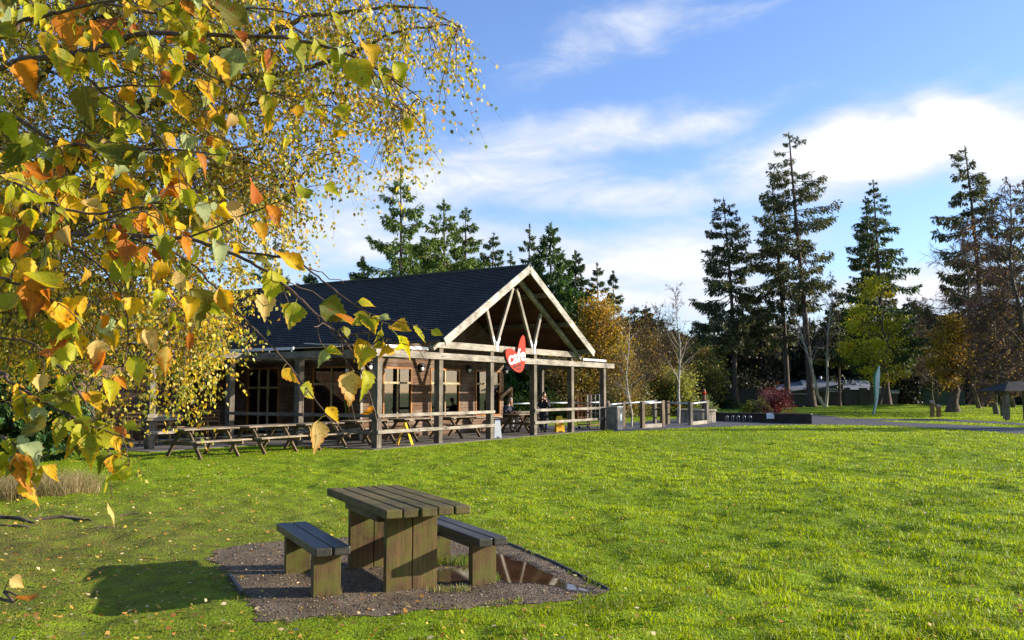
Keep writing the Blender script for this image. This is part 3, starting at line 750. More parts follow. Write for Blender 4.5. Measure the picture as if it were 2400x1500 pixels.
def stones():
    n = 9000
    x = rng.uniform(-3.4, 1.1, n * 3); y = rng.uniform(6.7, 10.7, n * 3)
    k = (pad_dist(x, y) < .03) & ~poly_in(x, y, PUDW); x, y = x[k][:n], y[k][:n]; n = len(x)
    r = rng.uniform(.004, .013, n)
    D = nrm(rng.normal(0, 1, (n, 5, 3))) * np.array([1, 1, .6])
    V = np.stack([x, y, .006 + r * .4], -1)[:, None, :] + D * r[:, None, None]
    # five-point hulls as a tetra + cap
    base = np.arange(n)[:, None, None] * 5
    T = np.array([[0,1,2],[0,2,3],[0,3,1],[1,3,2],[1,2,4],[2,3,4]])[None]
    Fq = (base + T).reshape(-1, 3)
    c = pick([(.15,.12,.08),(.22,.18,.125),(.09,.07,.05),(.30,.26,.20)], [4,3,3,1], n, .2)
    tag(np_mesh('gravel', V.reshape(-1, 3), Fq, M['stones'], None, np.repeat(c, 5, 0)), 'loose damp gravel stones on the ground under the picnic table', None, None, 'stuff')
stones()
def edging(name, px, label, h=.05, w=.03):
    m = MB(); P = [on_z(a, b, 0) for a, b in px]
    for a, b in zip(P[:-1], P[1:]): m.beam((a[0], a[1], h / 2 - .03), (b[0], b[1], h / 2 - .03), w, h + .06)
    tag(m.build(name, M['bench_x'], None, .006), label, 'edging')
edging('edging_board', [(1182,1271),(1300,1320),(1425,1383)], 'dark timber edging board between the puddle and the lawn', .022, .025)
edging('edging_board', [(538,1352),(568,1396)], 'short dark edging board at the end of the gravel by the table shadow', .04)

def grass():
    n = 540000
    u = rng.random(n); a, b = 5.4, 78.0; pw = .35
    Y = (a ** pw + u * (b ** pw - a ** pw)) ** (1 / pw)
    X = rng.uniform(-.615, .615, n) * Y
    s, t = cafe_st(X, Y)
    pdj = pad_dist(X, Y) + (vnoise(X * 5, Y * 5, 5) - .5) * .42 + (vnoise(X * 14, Y * 14, 6) - .5) * .14
    k = (pdj > -.05) & ~((s > -.5) & (t > -.42)) & ~((s > -4.6) & (t > 4.0))
    for P in PATH_W: k &= ~poly_in(X, Y, P)
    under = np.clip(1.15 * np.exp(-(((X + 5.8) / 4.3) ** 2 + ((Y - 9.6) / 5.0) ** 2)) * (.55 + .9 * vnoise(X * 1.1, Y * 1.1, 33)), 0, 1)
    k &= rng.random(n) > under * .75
    cl = vnoise(X * 4.5, Y * 4.5, 9) * .6 + vnoise(X * 11, Y * 11, 10) * .4
    k &= rng.random(n) < .35 + cl * 1.1
    X, Y, cl, under = X[k], Y[k], cl[k], under[k]; n = len(X)
    sc = np.clip(Y / 7, 1, 12) ** .68
    right = smooth(-4, 3, X)
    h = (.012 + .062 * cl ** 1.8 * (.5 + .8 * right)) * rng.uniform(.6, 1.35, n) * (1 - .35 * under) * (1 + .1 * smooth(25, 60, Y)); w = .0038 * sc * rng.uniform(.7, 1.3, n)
    az = rng.uniform(0, 6.283, n); ln = rng.uniform(.15, 1.1, n) * h
    base = np.stack([X, Y, gz(X, Y) - .004], -1)
    face = rng.uniform(0, 6.283, n); sd = np.stack([np.cos(face), np.sin(face), np.zeros(n)], -1) * w[:, None]
    tip = base + np.stack([np.cos(az) * ln, np.sin(az) * ln, h], -1); mid = base + (tip - base) * np.array([.35, .35, .6])
    V = np.stack([base - sd, base + sd, mid + sd * .8, tip, mid - sd * .8], 1).reshape(-1, 3)
    i = np.arange(n)[:, None] * 5
    Q = i + np.array([[0, 1, 2, 4]]); T = i + np.array([[4, 2, 3]])
    dk = (smooth(.62, .78, vnoise(X * 2.3, Y * 1.6, 41) * .65 + vnoise(X * 6, Y * 4, 42) * .35) * .6)[:, None]
    pn = vnoise(X * .55, Y * .55, 21) * .6 + vnoise(X * 1.7, Y * 1.7, 22) * .4
    c1 = np.array([.145, .21, .002]); c2 = np.array([.32, .385, .004]); dry = np.array([.28, .22, .07])
    c = c1 + (c2 - c1) * np.clip(pn * 2.3 - .6 + rng.normal(0, .2, n), 0, 1)[:, None]
    c = c * (1 - dk) + np.array([.05, .085, .002]) * dk
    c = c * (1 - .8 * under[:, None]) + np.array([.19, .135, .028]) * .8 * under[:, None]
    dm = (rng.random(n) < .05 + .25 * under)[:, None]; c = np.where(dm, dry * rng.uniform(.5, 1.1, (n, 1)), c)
    c = np.clip(c * rng.normal(1, .22, (n, 1)).clip(.45, 1.6), .003, .8)
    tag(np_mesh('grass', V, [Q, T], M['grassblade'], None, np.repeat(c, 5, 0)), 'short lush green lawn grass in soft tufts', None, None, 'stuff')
grass()
def litter():
    n = 7000
    Y = rng.uniform(5.6, 26, n) ** 1.0; Y = 5.6 + (Y - 5.6) ** 1.25 / 20.4 ** .25
    X = rng.uniform(-.6, .6, n) * Y
    s, t = cafe_st(X, Y)
    k = ~((s > -.4) & (t > -.3)) & ~((s > -4.6) & (t > 4)) & ~poly_in(X, Y, PUDW)
    p = .2 + .8 * smooth(2.5, -4.5, X) + .3 * smooth(8, 6, Y)
    k &= rng.random(n) < p
    X, Y = X[k], Y[k]; n = len(X)
    onpad = pad_dist(X, Y) < 0
    C = np.stack([X, Y, np.where(onpad, .012, gz(X, Y) + rng.uniform(.02, .055, n))], -1)
    az = rng.uniform(0, 6.28, n); D = np.stack([np.cos(az), np.sin(az), rng.normal(0, .25, n)], -1)
    Nn = np.stack([rng.normal(0, .45, n), rng.normal(0, .45, n), np.ones(n)], -1)
    sz = rng.uniform(.028, .058, n)
    c = pick([(.52, .36, .05), (.45, .22, .04), (.32, .13, .03), (.50, .38, .20), (.2, .11, .04)], [3, 3, 1.6, 2.5, 1.5], n, .2)
    V, Fq, Cc = kites(C, D, Nn, sz, sz * rng.uniform(.6, .85, n), c, .4)
    tag(np_mesh('fallen_leaves', V, Fq, M['litter'], None, Cc), 'yellow and brown birch leaves scattered over the lawn and gravel', None, None, 'stuff')
litter()
def tufts():
    # grass tufts at the feet of the table and benches and the tall dead grass patch on the left
    def tuft(name, c, r, n, h, cols, wts, label, cat, lay=.9):
        a = rng.uniform(0, 6.28, n); q = rng.random(n) ** .5 * r
        X = c[0] + np.cos(a) * q * 1.0; Y = c[1] + np.sin(a) * q * .6
        hh = h * rng.uniform(.5, 1.2, n); az = rng.uniform(0, 6.28, n); ln = hh * rng.uniform(.2, lay + .3, n)
        base = np.stack([X, Y, (gz(X, Y) if c[2] is None else np.full(n, c[2]))], -1)
        tip = base + np.stack([np.cos(az) * ln, np.sin(az) * ln, hh], -1); mid = base + (tip - base) * np.array([.3, .3, .65])
        f = rng.uniform(0, 6.28, n); sd = np.stack([np.cos(f), np.sin(f), 0 * f], -1) * .003
        V = np.stack([base - sd, base + sd, mid + sd * .8, tip, mid - sd * .8], 1).reshape(-1, 3); i = np.arange(n)[:, None] * 5
        tag(np_mesh(name, V, [i + np.array([[0, 1, 2, 4]]), i + np.array([[4, 2, 3]])], M['grassblade'], None, np.repeat(pick(cols, wts, n, .2), 5, 0)), label, cat)
    G = [(.12, .18, .02), (.26, .22, .07), (.32, .25, .12)]
    for px, py, r, n, h, w, lab in [(985,1372,.16,260,.13,(1,3,3),'dry straw coloured grass tuft at the foot of the front table leg'),
                             (770,1392,.12,160,.08,(1,3,3),'small dry grass tuft at the front leg of the left bench'),
                             (1148,1362,.10,110,.08,(4,1,0),'fresh green tuft at the front leg of the right bench'),
                             (1048,1322,.26,420,.09,(5,2,0),'patch of bright grass beside the puddle under the right bench'),
                             (1050,1385,.2,160,.05,(2,3,1),'low straggling grass in front of the table on gravel')]:
        p = on_z(px, py, 0); tuft('grass_tuft', (p[0], p[1], .006), r, n, h, G, w, lab, 'grass tuft')
    p = on_z(70, 1165, 0); tuft('dead_grass_clump', (p[0] - .6, p[1] + .5, None), 1.5, 5200, .36, [(.34, .25, .13), (.42, .33, .18), (.22, .15, .06), (.14, .16, .04)], (4, 3, 2, 1.5), 'tall pale dead grass by the tree roots at the lawn edge', 'grass clump', 1.3)
tufts()

# ================================================================== FOREGROUND TABLE AND BENCHES
TA = R(26.5)                                    # cross direction; planks run at 116.5 deg
TC = np.array([-.705 + .0, 7.553, 0.0])         # middle of the front edge of the top
def table():
    r = empty('picnic_table', (TC[0], TC[1], 0), TA, 'heavy wooden picnic table with mossy five plank top on gravel', 'table')
    # local x across the planks, local y along them (away from camera)
    W, LEN, ZT, TH = .775, 1.90, .765, .075
    pw = (W - 4 * .010) / 5
    for i in range(5):
        x0 = -W / 2 + i * (pw + .010); j = rng.uniform(-.012, .012)
        MB().box((x0, j, ZT - TH), (x0 + pw, LEN + j * .5, ZT + rng.uniform(-.002, .002))).build('tabletop_plank', M['olive_y'], r, .011)
    for y0 in (.40, 1.52):
        leg = empty('leg', (0, 0, 0)); leg.parent = r
        for a, b in ((-.245, -.005), (.002, .235)):
            MB().box((a, y0, -.05), (b, y0 + .075, ZT - TH - .002)).build('leg_board', M['leg_z'], leg, .005)
    MB().box((-.30, .475, ZT - TH - .09), (-.24, 1.52, ZT - TH - .002)).build('rail', M['olive_y'], r, .004)
    MB().box((.23, .475, ZT - TH - .09), (.29, 1.52, ZT - TH - .002)).build('rail', M['olive_y'], r, .004)
table()
def bench(p0, ln, wid, label, zt=.45, rot=TA):
    r = empty('wooden_bench', (p0[0], p0[1], 0), rot, label, 'bench', 'plank benches beside the mossy table')
    pw = (wid - .012) / 2
    for i in range(2):
        x0 = -wid / 2 + i * (pw + .012)
        MB().box((x0, 0, zt - .075), (x0 + pw, ln, zt)).build('seat_plank', M['bench_y'], r, .011)
    for y0 in (.20, ln - .30):
        MB().box((-.115, y0, -.05), (.125, y0 + .085, zt - .076)).build('leg', M['leg_z'], r, .005)
    MB().box((-.04, .286, zt - .15), (.04, ln - .30, zt - .076)).build('brace', M['bench_y'], r, .004)
M['bench_y'] = wood('damp_bench_planks', (.025, .024, .022), (.085, .077, .066), 'y', (.05, .05, .02), .15, .4)
bench((-1.500, 7.47), 1.58, .30, 'dark damp two plank bench on the left side of the mossy table')
bench((-.167, 7.936), 1.58, .285, 'brown two plank bench standing beside the puddle')

# ================================================================== CAFE
cafe = empty('cafe_building', (O[0], O[1], DECK), BANG, 'timber cafe with dark shingle roof and open trussed gable porch', 'building')
RS0, RS1, RC, EAVE, APEX = 2.35, 12.75, 7.55, 3.28, 6.20
SLP = (APEX - EAVE) / (RC - RS0)
T0, T1 = -.69, 19.0
def terrace():
    m = MB(); m.box((-.45, -.30, -.32), (19.5, 9.0, 0.0)); m.build('terrace_a', M['paving'])
def cafe_mesh(mb, name, mat, parent=None, bevel=0.0): return mb.build(name, mat, parent or cafe, bevel)
def terrace_obj():
    m = MB(); m.box((-.45, -.30, -.32), (17.6, 12.0, 0.0)); m.box((-4.4, 4.3, -.32), (-.452, 16.0, -.003)); m.box((-9.5, 7.5, -.32), (-4.402, 16.0, -.006))
    o = m.build('terrace_ground', M['paving']); o.location = (O[0], O[1], DECK); o.rotation_euler = (0, 0, BANG); tag(o, kind='structure')
terrace_obj()
def shingle_roof(name, s_eave, s_ridge, z_eave, z_ridge, a0, a1, axis='t', parent=None):
    """stepped courses from the eave to the ridge, extruded along the other axis"""
    Ls = math.hypot(s_ridge - s_eave, z_ridge - z_eave); n = int(Ls / .15)
    prof = []
    for i in range(n):
        f0, f1 = i / n, (i + 1) / n
        s0 = s_eave + (s_ridge - s_eave) * f0; z0 = z_eave + (z_ridge - z_eave) * f0
        s1 = s_eave + (s_ridge - s_eave) * f1; z1 = z_eave + (z_ridge - z_eave) * f1
        prof += [(s0, z0 + .040), (s1, z1 + .004)]
    prof = [(s_eave, z_eave - .02)] + prof
    K = 12; V = []; Fs = []
    tt = np.linspace(a0, a1, K + 1)
    for k, t in enumerate(tt):
        for (s, z) in prof: V.append((s, t, z + .012 * math.sin(t * .7)) if axis == 't' else (t, s, z))
    n = len(prof)
    for k in range(K):
        for j in range(n - 1): Fs.append((k*n+j, k*n+j+1, (k+1)*n+j+1, (k+1)*n+j))
    # gable end closure, thickness .06
    m = MB(); m.add(V, Fs); return m
def roof():
    rf = MB()
    a = shingle_roof('r', RS0, RC, EAVE, APEX, T0, T1); rf.add(a.v, a.f)
    a = shingle_roof('r', RS1, RC, EAVE, APEX, T0, T1); rf.add(a.v, a.f)
    ro = cafe_mesh(rf, 'roof', M['shingle'])
    # wing roof to the left
    a = shingle_roof('r', 9.6, 13.3, EAVE, EAVE + 3.7 * SLP, -4.3, RS0 + 3.7 + .6, axis='s'); b = shingle_roof('r', 17.0, 13.3, EAVE, EAVE + 3.7 * SLP, -4.3, RS0 + 3.7 + .6, axis='s')
    w = MB(); w.add(a.v, a.f); w.add(b.v, b.f); cafe_mesh(w, 'wing_roof', M['shingle_w'])
    m = MB(); m.beam((RC, T0 - .02, APEX + .03), (RC, T1, APEX + .03), .16, .07); m.build('ridge_cap', M['ridge'], ro)
    # soffit boards under both slopes
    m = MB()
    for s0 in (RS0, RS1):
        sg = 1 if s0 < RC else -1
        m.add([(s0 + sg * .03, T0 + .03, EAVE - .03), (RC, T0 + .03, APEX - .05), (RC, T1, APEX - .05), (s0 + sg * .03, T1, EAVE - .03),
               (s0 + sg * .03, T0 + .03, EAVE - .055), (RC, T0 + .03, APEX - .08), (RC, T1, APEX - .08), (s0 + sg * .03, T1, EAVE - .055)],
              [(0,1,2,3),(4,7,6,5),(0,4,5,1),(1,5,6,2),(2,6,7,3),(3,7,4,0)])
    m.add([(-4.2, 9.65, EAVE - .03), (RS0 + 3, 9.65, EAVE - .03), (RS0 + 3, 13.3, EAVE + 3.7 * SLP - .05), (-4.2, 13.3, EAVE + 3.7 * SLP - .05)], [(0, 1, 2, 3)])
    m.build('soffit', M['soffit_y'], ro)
    # barge boards
    for s0, nm in ((RS0, 0), (RS1, 1)):
        m = MB(); m.beam((s0, T0 - .02, EAVE - .10), (RC + (.0 if nm else -.0), T0 - .02, APEX - .10), .045, .27, (0, 0, 1)); m.build('barge_board', M['pale_bb'], cafe, .006)
        sg = 1 if s0 < RC else -1
        m = MB(); m.beam((s0 + sg * .12, -.12, EAVE - .28), (RC - sg * .06, -.12, APEX - .37), .13, .17); m.build('truss_rafter', M['pale_bb'] if s0 < RC else M['grey_bb'], cafe, .006)
        for f in (.02, .36, .70):
            sp = s0 + (RC - s0) * f + sg * .25; zp = EAVE + SLP * abs(sp - s0) - .20
            m = MB(); m.box((sp - .05, T0 + .03, zp - .09), (sp + .05, 3.3, zp + .09)); m.build('purlin', M['grey_y'], cafe, .004)
        m = MB(); m.box((s0 - .06 if sg > 0 else s0 - .05, T0 + .1, EAVE - .09), (s0 + .05 if sg > 0 else s0 + .06, T1 if sg < 0 else 9.5, EAVE - .01)); m.build('gutter', M['dark_metal'], cafe, .01)
    m = MB(); m.box((RC - .07, T0 + .03, APEX - .34), (RC + .07, 3.3, APEX - .10)); m.build('ridge_beam', M['grey_y'], cafe)
M['shingle_w'] = M['shingle']; M['ridge'] = plain('mossy_ridge', (.05, .05, .035), .9, vary=.5, nscale=9)
def wood_slope(name, c1, c2, ang):
    m = wood(name, c1, c2, 'x'); return m
M['pale_bb'] = wood('pale_bargeboard_wood', (.26, .235, .19), (.55, .51, .44), 'x', scale=.8)
M['grey_bb'] = wood('grey_bargeboard_wood', (.22, .20, .17), (.46, .43, .37), 'x', scale=.8)
roof()
POSTS = [0, 3, 6, 9, 12, 15]
def porch():
    for k, s in enumerate(POSTS):
        top = 2.66 if k in (0, 5) else 3.03
        po = MB().box((s - .105, -.105, -.16), (s + .105, .105, top)).build('post', M['post_z'], cafe, .008)
        for dx in (-.045, .05): MB().tube([(s + dx, -.166, 2.77), (s + dx, -.182, 2.77)], .022, 10).build('bolt', M['metal'], po)
    MB().box((-.25, -.165, 2.66), (7.46, -.107, 2.87)).build('beam', M['pale_x'], cafe, .006)
    MB().box((7.47, -.165, 2.66), (15.85, -.107, 2.87)).build('beam', M['pale_x'], cafe, .006)
    MB().box((-.25, .107, 2.66), (15.85, .165, 2.87)).build('beam', M['grey_x'], cafe, .006)
    MB().box((2.55, -.14, 3.03), (12.45, .02, 3.25)).build('tie_beam', M['pale_x'], cafe, .006)
    # W shaped truss struts with steel shoes
    zb = 3.25
    for (a, za, b, zb2) in [(6.25, zb, 5.62, 4.62), (6.25, zb, 7.42, 5.42), (8.85, zb, 7.68, 5.42), (8.85, zb, 9.48, 4.62)]:
        sg = 1 if b > a else -1
        st = MB().beam((a + sg * .06, -.06, za + .02), (b, -.06, zb2), .09, .13).build('truss_strut', M['pale_z'], cafe, .005)
        d = np.array([b - a, zb2 - za]); d /= np.linalg.norm(d)
        MB().beam((a + sg * .06, -.11, za - .02), (a + sg * .06 + d[0] * .34, -.11, za + d[1] * .34), .012, .10).build('steel_plate', M['metal'], st)
    for s in (6.25, 8.85): MB().box((s - .06, -.155, 3.05), (s + .06, -.142, 3.40)).build('steel_plate', M['metal'], cafe)
    # side pergola posts and beams along the left side
    for t in (3.15, 6.3): MB().box((-.105, t - .105, -.16), (.105, t + .105, 2.66)).build('post', M['post_z'], cafe, .008)
    MB().box((-.165, .17, 2.66), (-.107, 9.9, 2.87)).build('beam', M['grey_y'], cafe, .006)
    MB().box((.107, .17, 2.66), (.165, 9.9, 2.87)).build('beam', M['grey_y'], cafe, .006)
    for s, t in ((-3.7, 5.3), (-3.7, 8.0), (-7.2, 9.0), (-3.7, 10.4)): MB().box((s - .105, t - .105, -.2), (s + .105, t + .105, 2.66)).build('post', M['post_z'], cafe, .008)
    MB().box((-3.8, 5.2, 2.66), (-3.6, 10.6, 2.87)).build('beam', M['grey_y'], cafe, .006)
    MB().box((-3.55, 5.22, 2.68), (-.17, 5.38, 2.86)).build('beam', M['grey_x'], cafe, .006)
    MB().box((-7.4, 8.9, 2.66), (-3.85, 9.1, 2.87)).build('beam', M['grey_x'], cafe, .006)
    for t in (.9, 2.0): MB().box((.17, t - .03, 2.68), (2.4, t + .03, 2.84)).build('joist', M['grey_x'], cafe)
    for t in (4.1, 5.2, 6.3, 7.4, 8.5, 9.6): MB().box((.17, t - .03, 2.68), (2.4, t + .03, 2.84)).build('joist', M['grey_x'], cafe)
    # translucent canopies with metal fascia
    def canopy(s0, s1, t0, t1, z0, z1, along):
        m = MB()
        if along == 's': Vv = [(s0,t0,z0),(s1,t0,z0),(s1,t1,z1),(s0,t1,z1)]
        else: Vv = [(s0,t0,z0),(s1,t0,z1),(s1,t1,z1),(s0,t1,z0)]
        m.add(Vv + [(a, b, c + .015) for a, b, c in Vv], [(0,3,2,1),(4,5,6,7),(0,1,5,4),(1,2,6,5),(2,3,7,6),(3,0,4,7)])
        c = m.build('canopy', M['canopy'], cafe)
        f = MB()
        if along == 's': f.box((s0, t0 - .05, z0 - .05), (s1, t0 - .004, z0 + .04))
        else: f.box((s0 - .05, t0, z0 - .05), (s0 - .004, t1, z0 + .04))
        f.build('fascia', M['rail_metal'], c)
        if along == 's':
            for k in range(4): x = s0 + .15 + (s1 - s0 - .3) * k / 3; MB().box((x - .015, t0 + .02, 2.87), (x + .015, t0 + .05, z0)).build('bracket', M['rail_metal'], c)
        else:
            for k in range(7): x = t0 + .15 + (t1 - t0 - .3) * k / 6; MB().box((s0 + .02, x - .015, 2.87), (s0 + .05, x + .015, z0)).build('bracket', M['rail_metal'], c)
    canopy(.2, 2.25, -.10, 3.2, 2.98, 3.14, 's'); canopy(12.85, 15.05, -.10, 3.2, 2.98, 3.14, 's')
    canopy(-.10, 2.25, 3.3, 9.5, 2.98, 3.14, 't')
    MB().box((-4.25, 9.0, 2.92), (1.9, 9.62, 3.02)).build('canopy', M['pale_x'], cafe, .01)
    # rails
    for z in (.93, .46):
        for a, b in ((-.11, 6.11), (8.89, 15.11)):
            MB().box((a, -.155, z - .05), (b, -.107, z + .05)).build('rail', M['pale_x'], cafe, .005)
        MB().box((-.155, .107, z - .05), (-.107, 6.3, z + .05)).build('rail', M['grey_y'], cafe, .005)
        MB().box((-3.9, 5.14, z - .05), (-2.7, 5.19, z + .05)).build('rail', M['pale_x'], cafe, .005)
    MB().box((-3.9, 5.15, .80), (-2.4, 5.42, .86)).build('ledge', M['pale_x'], cafe, .005)
    for p in ((15, 3.1), (15, 6.2)): MB().box((p[0] - .09, p[1] - .09, -.16), (p[0] + .09, p[1] + .09, 2.62)).build('post', M['post_z'], cafe, .008)
    MB().box((14.9, .17, 2.66), (15.1, 6.4, 2.86)).build('beam', M['grey_y'], cafe, .006)
    a, za = front(1172, 932, 3.2); b, zb_ = front(1199, 909, 3.2)
    MB().beam((a, 3.2, za), (b, 3.2, zb_), .08, .12).build('handrail', M['chair_z'], cafe)
    MB().box((b - .1, 3.14, 0), (b, 3.26, zb_ - .04)).build('handrail_post', M['chair_z'], cafe)
M['post_z'] = wood('weathered_post_wood', (.075, .06, .042), (.22, .185, .135), 'z')
porch()
WALLT, WS0, WS1 = 3.3, 3.0, 12.1
def window(parent, p0, p1, z0, z1, axis, dep, bars=(.5,), transom=.70, outw=-1):
    """window filling p0..p1 along axis ('s' or 't') at depth dep (front face), frame stands proud by outw"""
    def bx(m, a, b, za, zb, d0, d1):
        if axis == 's': m.box((a, min(d0, d1), za), (b, max(d0, d1), zb))
        else: m.box((min(d0, d1), a, za), (max(d0, d1), b, zb))
    o = outw; f = .07; w = MB()
    bx(w, p0, p0 + f, z0, z1, dep + o * .03, dep - o * .10); bx(w, p1 - f, p1, z0, z1, dep + o * .03, dep - o * .10)
    bx(w, p0 + f, p1 - f, z1 - f, z1, dep + o * .028, dep - o * .10); bx(w, p0 + f, p1 - f, z0, z0 + f, dep + o * .028, dep - o * .10)
    fr = w.build('window', M['orange_z'], parent, .004)
    zt = z0 + (z1 - z0) * transom
    b = MB(); bx(b, p0 + f, p1 - f, zt - .035, zt + .035, dep + o * .02, dep - o * .06)
    for k in bars:
        x = p0 + (p1 - p0) * k; bx(b, x - .03, x + .03, z0 + f, zt - .036, dep + o * .015, dep - o * .06); bx(b, x - .03, x + .03, zt + .036, z1 - f, dep + o * .015, dep - o * .06)
    b.build('glazing_bar', M['pane_wood'], fr)
    g = MB(); bx(g, p0 + f, p1 - f, z0 + f, z1 - f, dep - o * .028, dep - o * .034); g.build('pane', M['glass'], fr)
    s = MB(); bx(s, p0 - .04, p1 + .04, z0 - .055, z0 - .002, dep + o * .09, dep - o * .05); s.build('sill', M['pale_x'], fr, .004)
M['pane_wood'] = wood('pale_window_bar_wood', (.36, .25, .12), (.55, .42, .24), 'z', rough=.45)
def walls():
    ZH = 3.0
    fw = []
    for a, b in ((897, 965), (1008, 1077), (1114, 1172)):
        s0, _ = front(a, 900, WALLT); s1, _ = front(b, 900, WALLT); fw.append((max(s0, WS0 + .25), min(s1, WS1 - .1)))
    Z0, Z1 = .62, 2.52
    m = MB(); m.box((WS0, WALLT, 0), (WS1, WALLT + .16, Z0)); m.box((WS0, WALLT, Z1), (WS1, WALLT + .16, ZH))
    xs = [WS0] + [v for w in fw for v in w] + [WS1]
    for k in range(0, len(xs), 2): m.box((xs[k], WALLT, Z0), (xs[k + 1], WALLT + .16, Z1))
    # gable infill above
    m.add([(RS0 + .2, WALLT, ZH), (RS1 - .2, WALLT, ZH), (RC, WALLT, APEX - .12), (RS0 + .2, WALLT + .16, ZH), (RS1 - .2, WALLT + .16, ZH), (RC, WALLT + .16, APEX - .12)], [(0,1,2),(3,5,4),(0,3,4,1),(1,4,5,2),(2,5,3,0)])
    m.build('wall', M['clad'], cafe)
    for a, b in fw: window(cafe, a, b, Z0, Z1, 's', WALLT)
    # left side wall
    sw = [(3.75, 5.55), (7.2, 8.9)]
    m = MB(); TT = 10.0
    m.box((WS0, WALLT + .162, Z1), (WS0 + .16, TT, ZH))
    xs = [WALLT + .162] + [v for w in sw for v in w] + [TT]
    for k in range(0, len(xs), 2): m.box((WS0, xs[k], 0), (WS0 + .16, xs[k + 1], Z1))
    m.box((WS0, sw[0][0], 0), (WS0 + .16, sw[0][1], .45))
    m.build('wall', M['clad'], cafe)
    window(cafe, sw[0][0], sw[0][1], .45, Z1, 't', WS0); window(cafe, sw[1][0], sw[1][1], .04, Z1, 't', WS0, (.36, .64))
    MB().box((WS0 - .06, WALLT - .06, 0), (WS0 + .06, WALLT - .002, ZH)).build('corner_board', M['pale_z'], cafe, .005)
    # wing wall, right wall (with tall openings that light the room), back wall, floor slab and partition
    MB().box((-3.4, 10.0, 0), (WS0 + .16, 10.16, ZH + .25)).build('wall', M['clad'], cafe)
    MB().box((-3.4, 10.17, 0), (-3.24, 16.5, ZH + .25)).build('wall', M['clad'], cafe)
    m = MB(); ow = [(4.2, 6.0), (7.2, 9.0), (10.2, 12.0), (13.2, 15)]
    m.box((WS1 - .16, WALLT + .162, Z1), (WS1, 18, ZH)); m.box((WS1 - .16, WALLT + .162, 0), (WS1, 18, .5))
    xs = [WALLT + .162] + [v for w in ow for v in w] + [18]
    for k in range(0, len(xs), 2): m.box((WS1 - .16, xs[k], .5), (WS1, xs[k + 1], Z1))
    m.build('wall', M['clad'], cafe)
    for a, b in ow: window(cafe, a, b, .5, Z1, 't', WS1, outw=1)
    MB().box((WS0 + .17, 17.84, 0), (WS1 - .17, 18, ZH)).build('wall', M['interior'], cafe)
    MB().box((WS0 + .17, WALLT + .17, .002), (WS1 - .17, 17.83, .02)).build('room_floor', M['brown_x'], cafe)
    MB().box((WS0 + .17, WALLT + .17, 2.85), (WS1 - .17, 17.83, 2.9)).build('room_ceiling', M['white'], cafe)
    for s in (4.6, 8.2): MB().box((s - .08, 7.5, .02), (s + .08, 7.66, 2.85)).build('room_column', M['chair_z'], cafe)
    # bulkhead lamps
    for px, py in ((989, 861), (1100, 865), (1187, 868), (868, 857)):
        s, z = front(px, py, WALLT - .06)
        if s < WS0 + .1: s = WS0 + .16
        l = MB().tube([(s, WALLT - .002, z), (s, WALLT - .07, z)], .17, 20).build('wall_lamp', M['black'], cafe)
        MB().ball((s, WALLT - .07, z - .035), (.11, .05, .10), 14, 8).build('lamp_glass', M['offwhite'], l)
        MB().tube([(s - .12, WALLT - .10, z + .045), (s + .12, WALLT - .10, z + .045)], .05, 10).build('lamp_hood', M['black'], l)
walls()

def text_mesh(body, off=0.0, extrude=.01):
    cu = bpy.data.curves.new('lettering', 'FONT'); cu.body = body; cu.offset = off; cu.extrude = extrude; cu.size = 1; cu.resolution_u = 6
    ob = bpy.data.objects.new('lettering', cu); COL.objects.link(ob)
    dg = bpy.context.evaluated_depsgraph_get(); me = bpy.data.meshes.new_from_object(ob.evaluated_get(dg))
    bpy.data.objects.remove(ob); bpy.data.curves.remove(cu)
    n = len(me.vertices); V = np.empty(n * 3); me.vertices.foreach_get('co', V); V = V.reshape(-1, 3)
    Fs = [tuple(p.vertices) for p in me.polygons]; bpy.data.meshes.remove(me); return V, Fs
def fit_text(body, origin, xdir, ydir, width, height, mat, parent, name='lettering', off=0.0, extrude=.01, nrmdir=None):
    V, Fs = text_mesh(body, off, extrude); lo = V.min(0); hi = V.max(0)
    sx = width / (hi[0] - lo[0]); sy = height / (hi[1] - lo[1])
    xd = np.array(xdir, float); yd = np.array(ydir, float); zd = np.cross(xd, yd); zd /= np.linalg.norm(zd)
    W = np.array(origin)[None] + (V[:, :1] - lo[0]) * sx * xd + (V[:, 1:2] - lo[1]) * sy * yd + V[:, 2:3] * zd
    m = MB(); m.add(W, Fs); return m.build(name, mat, parent)
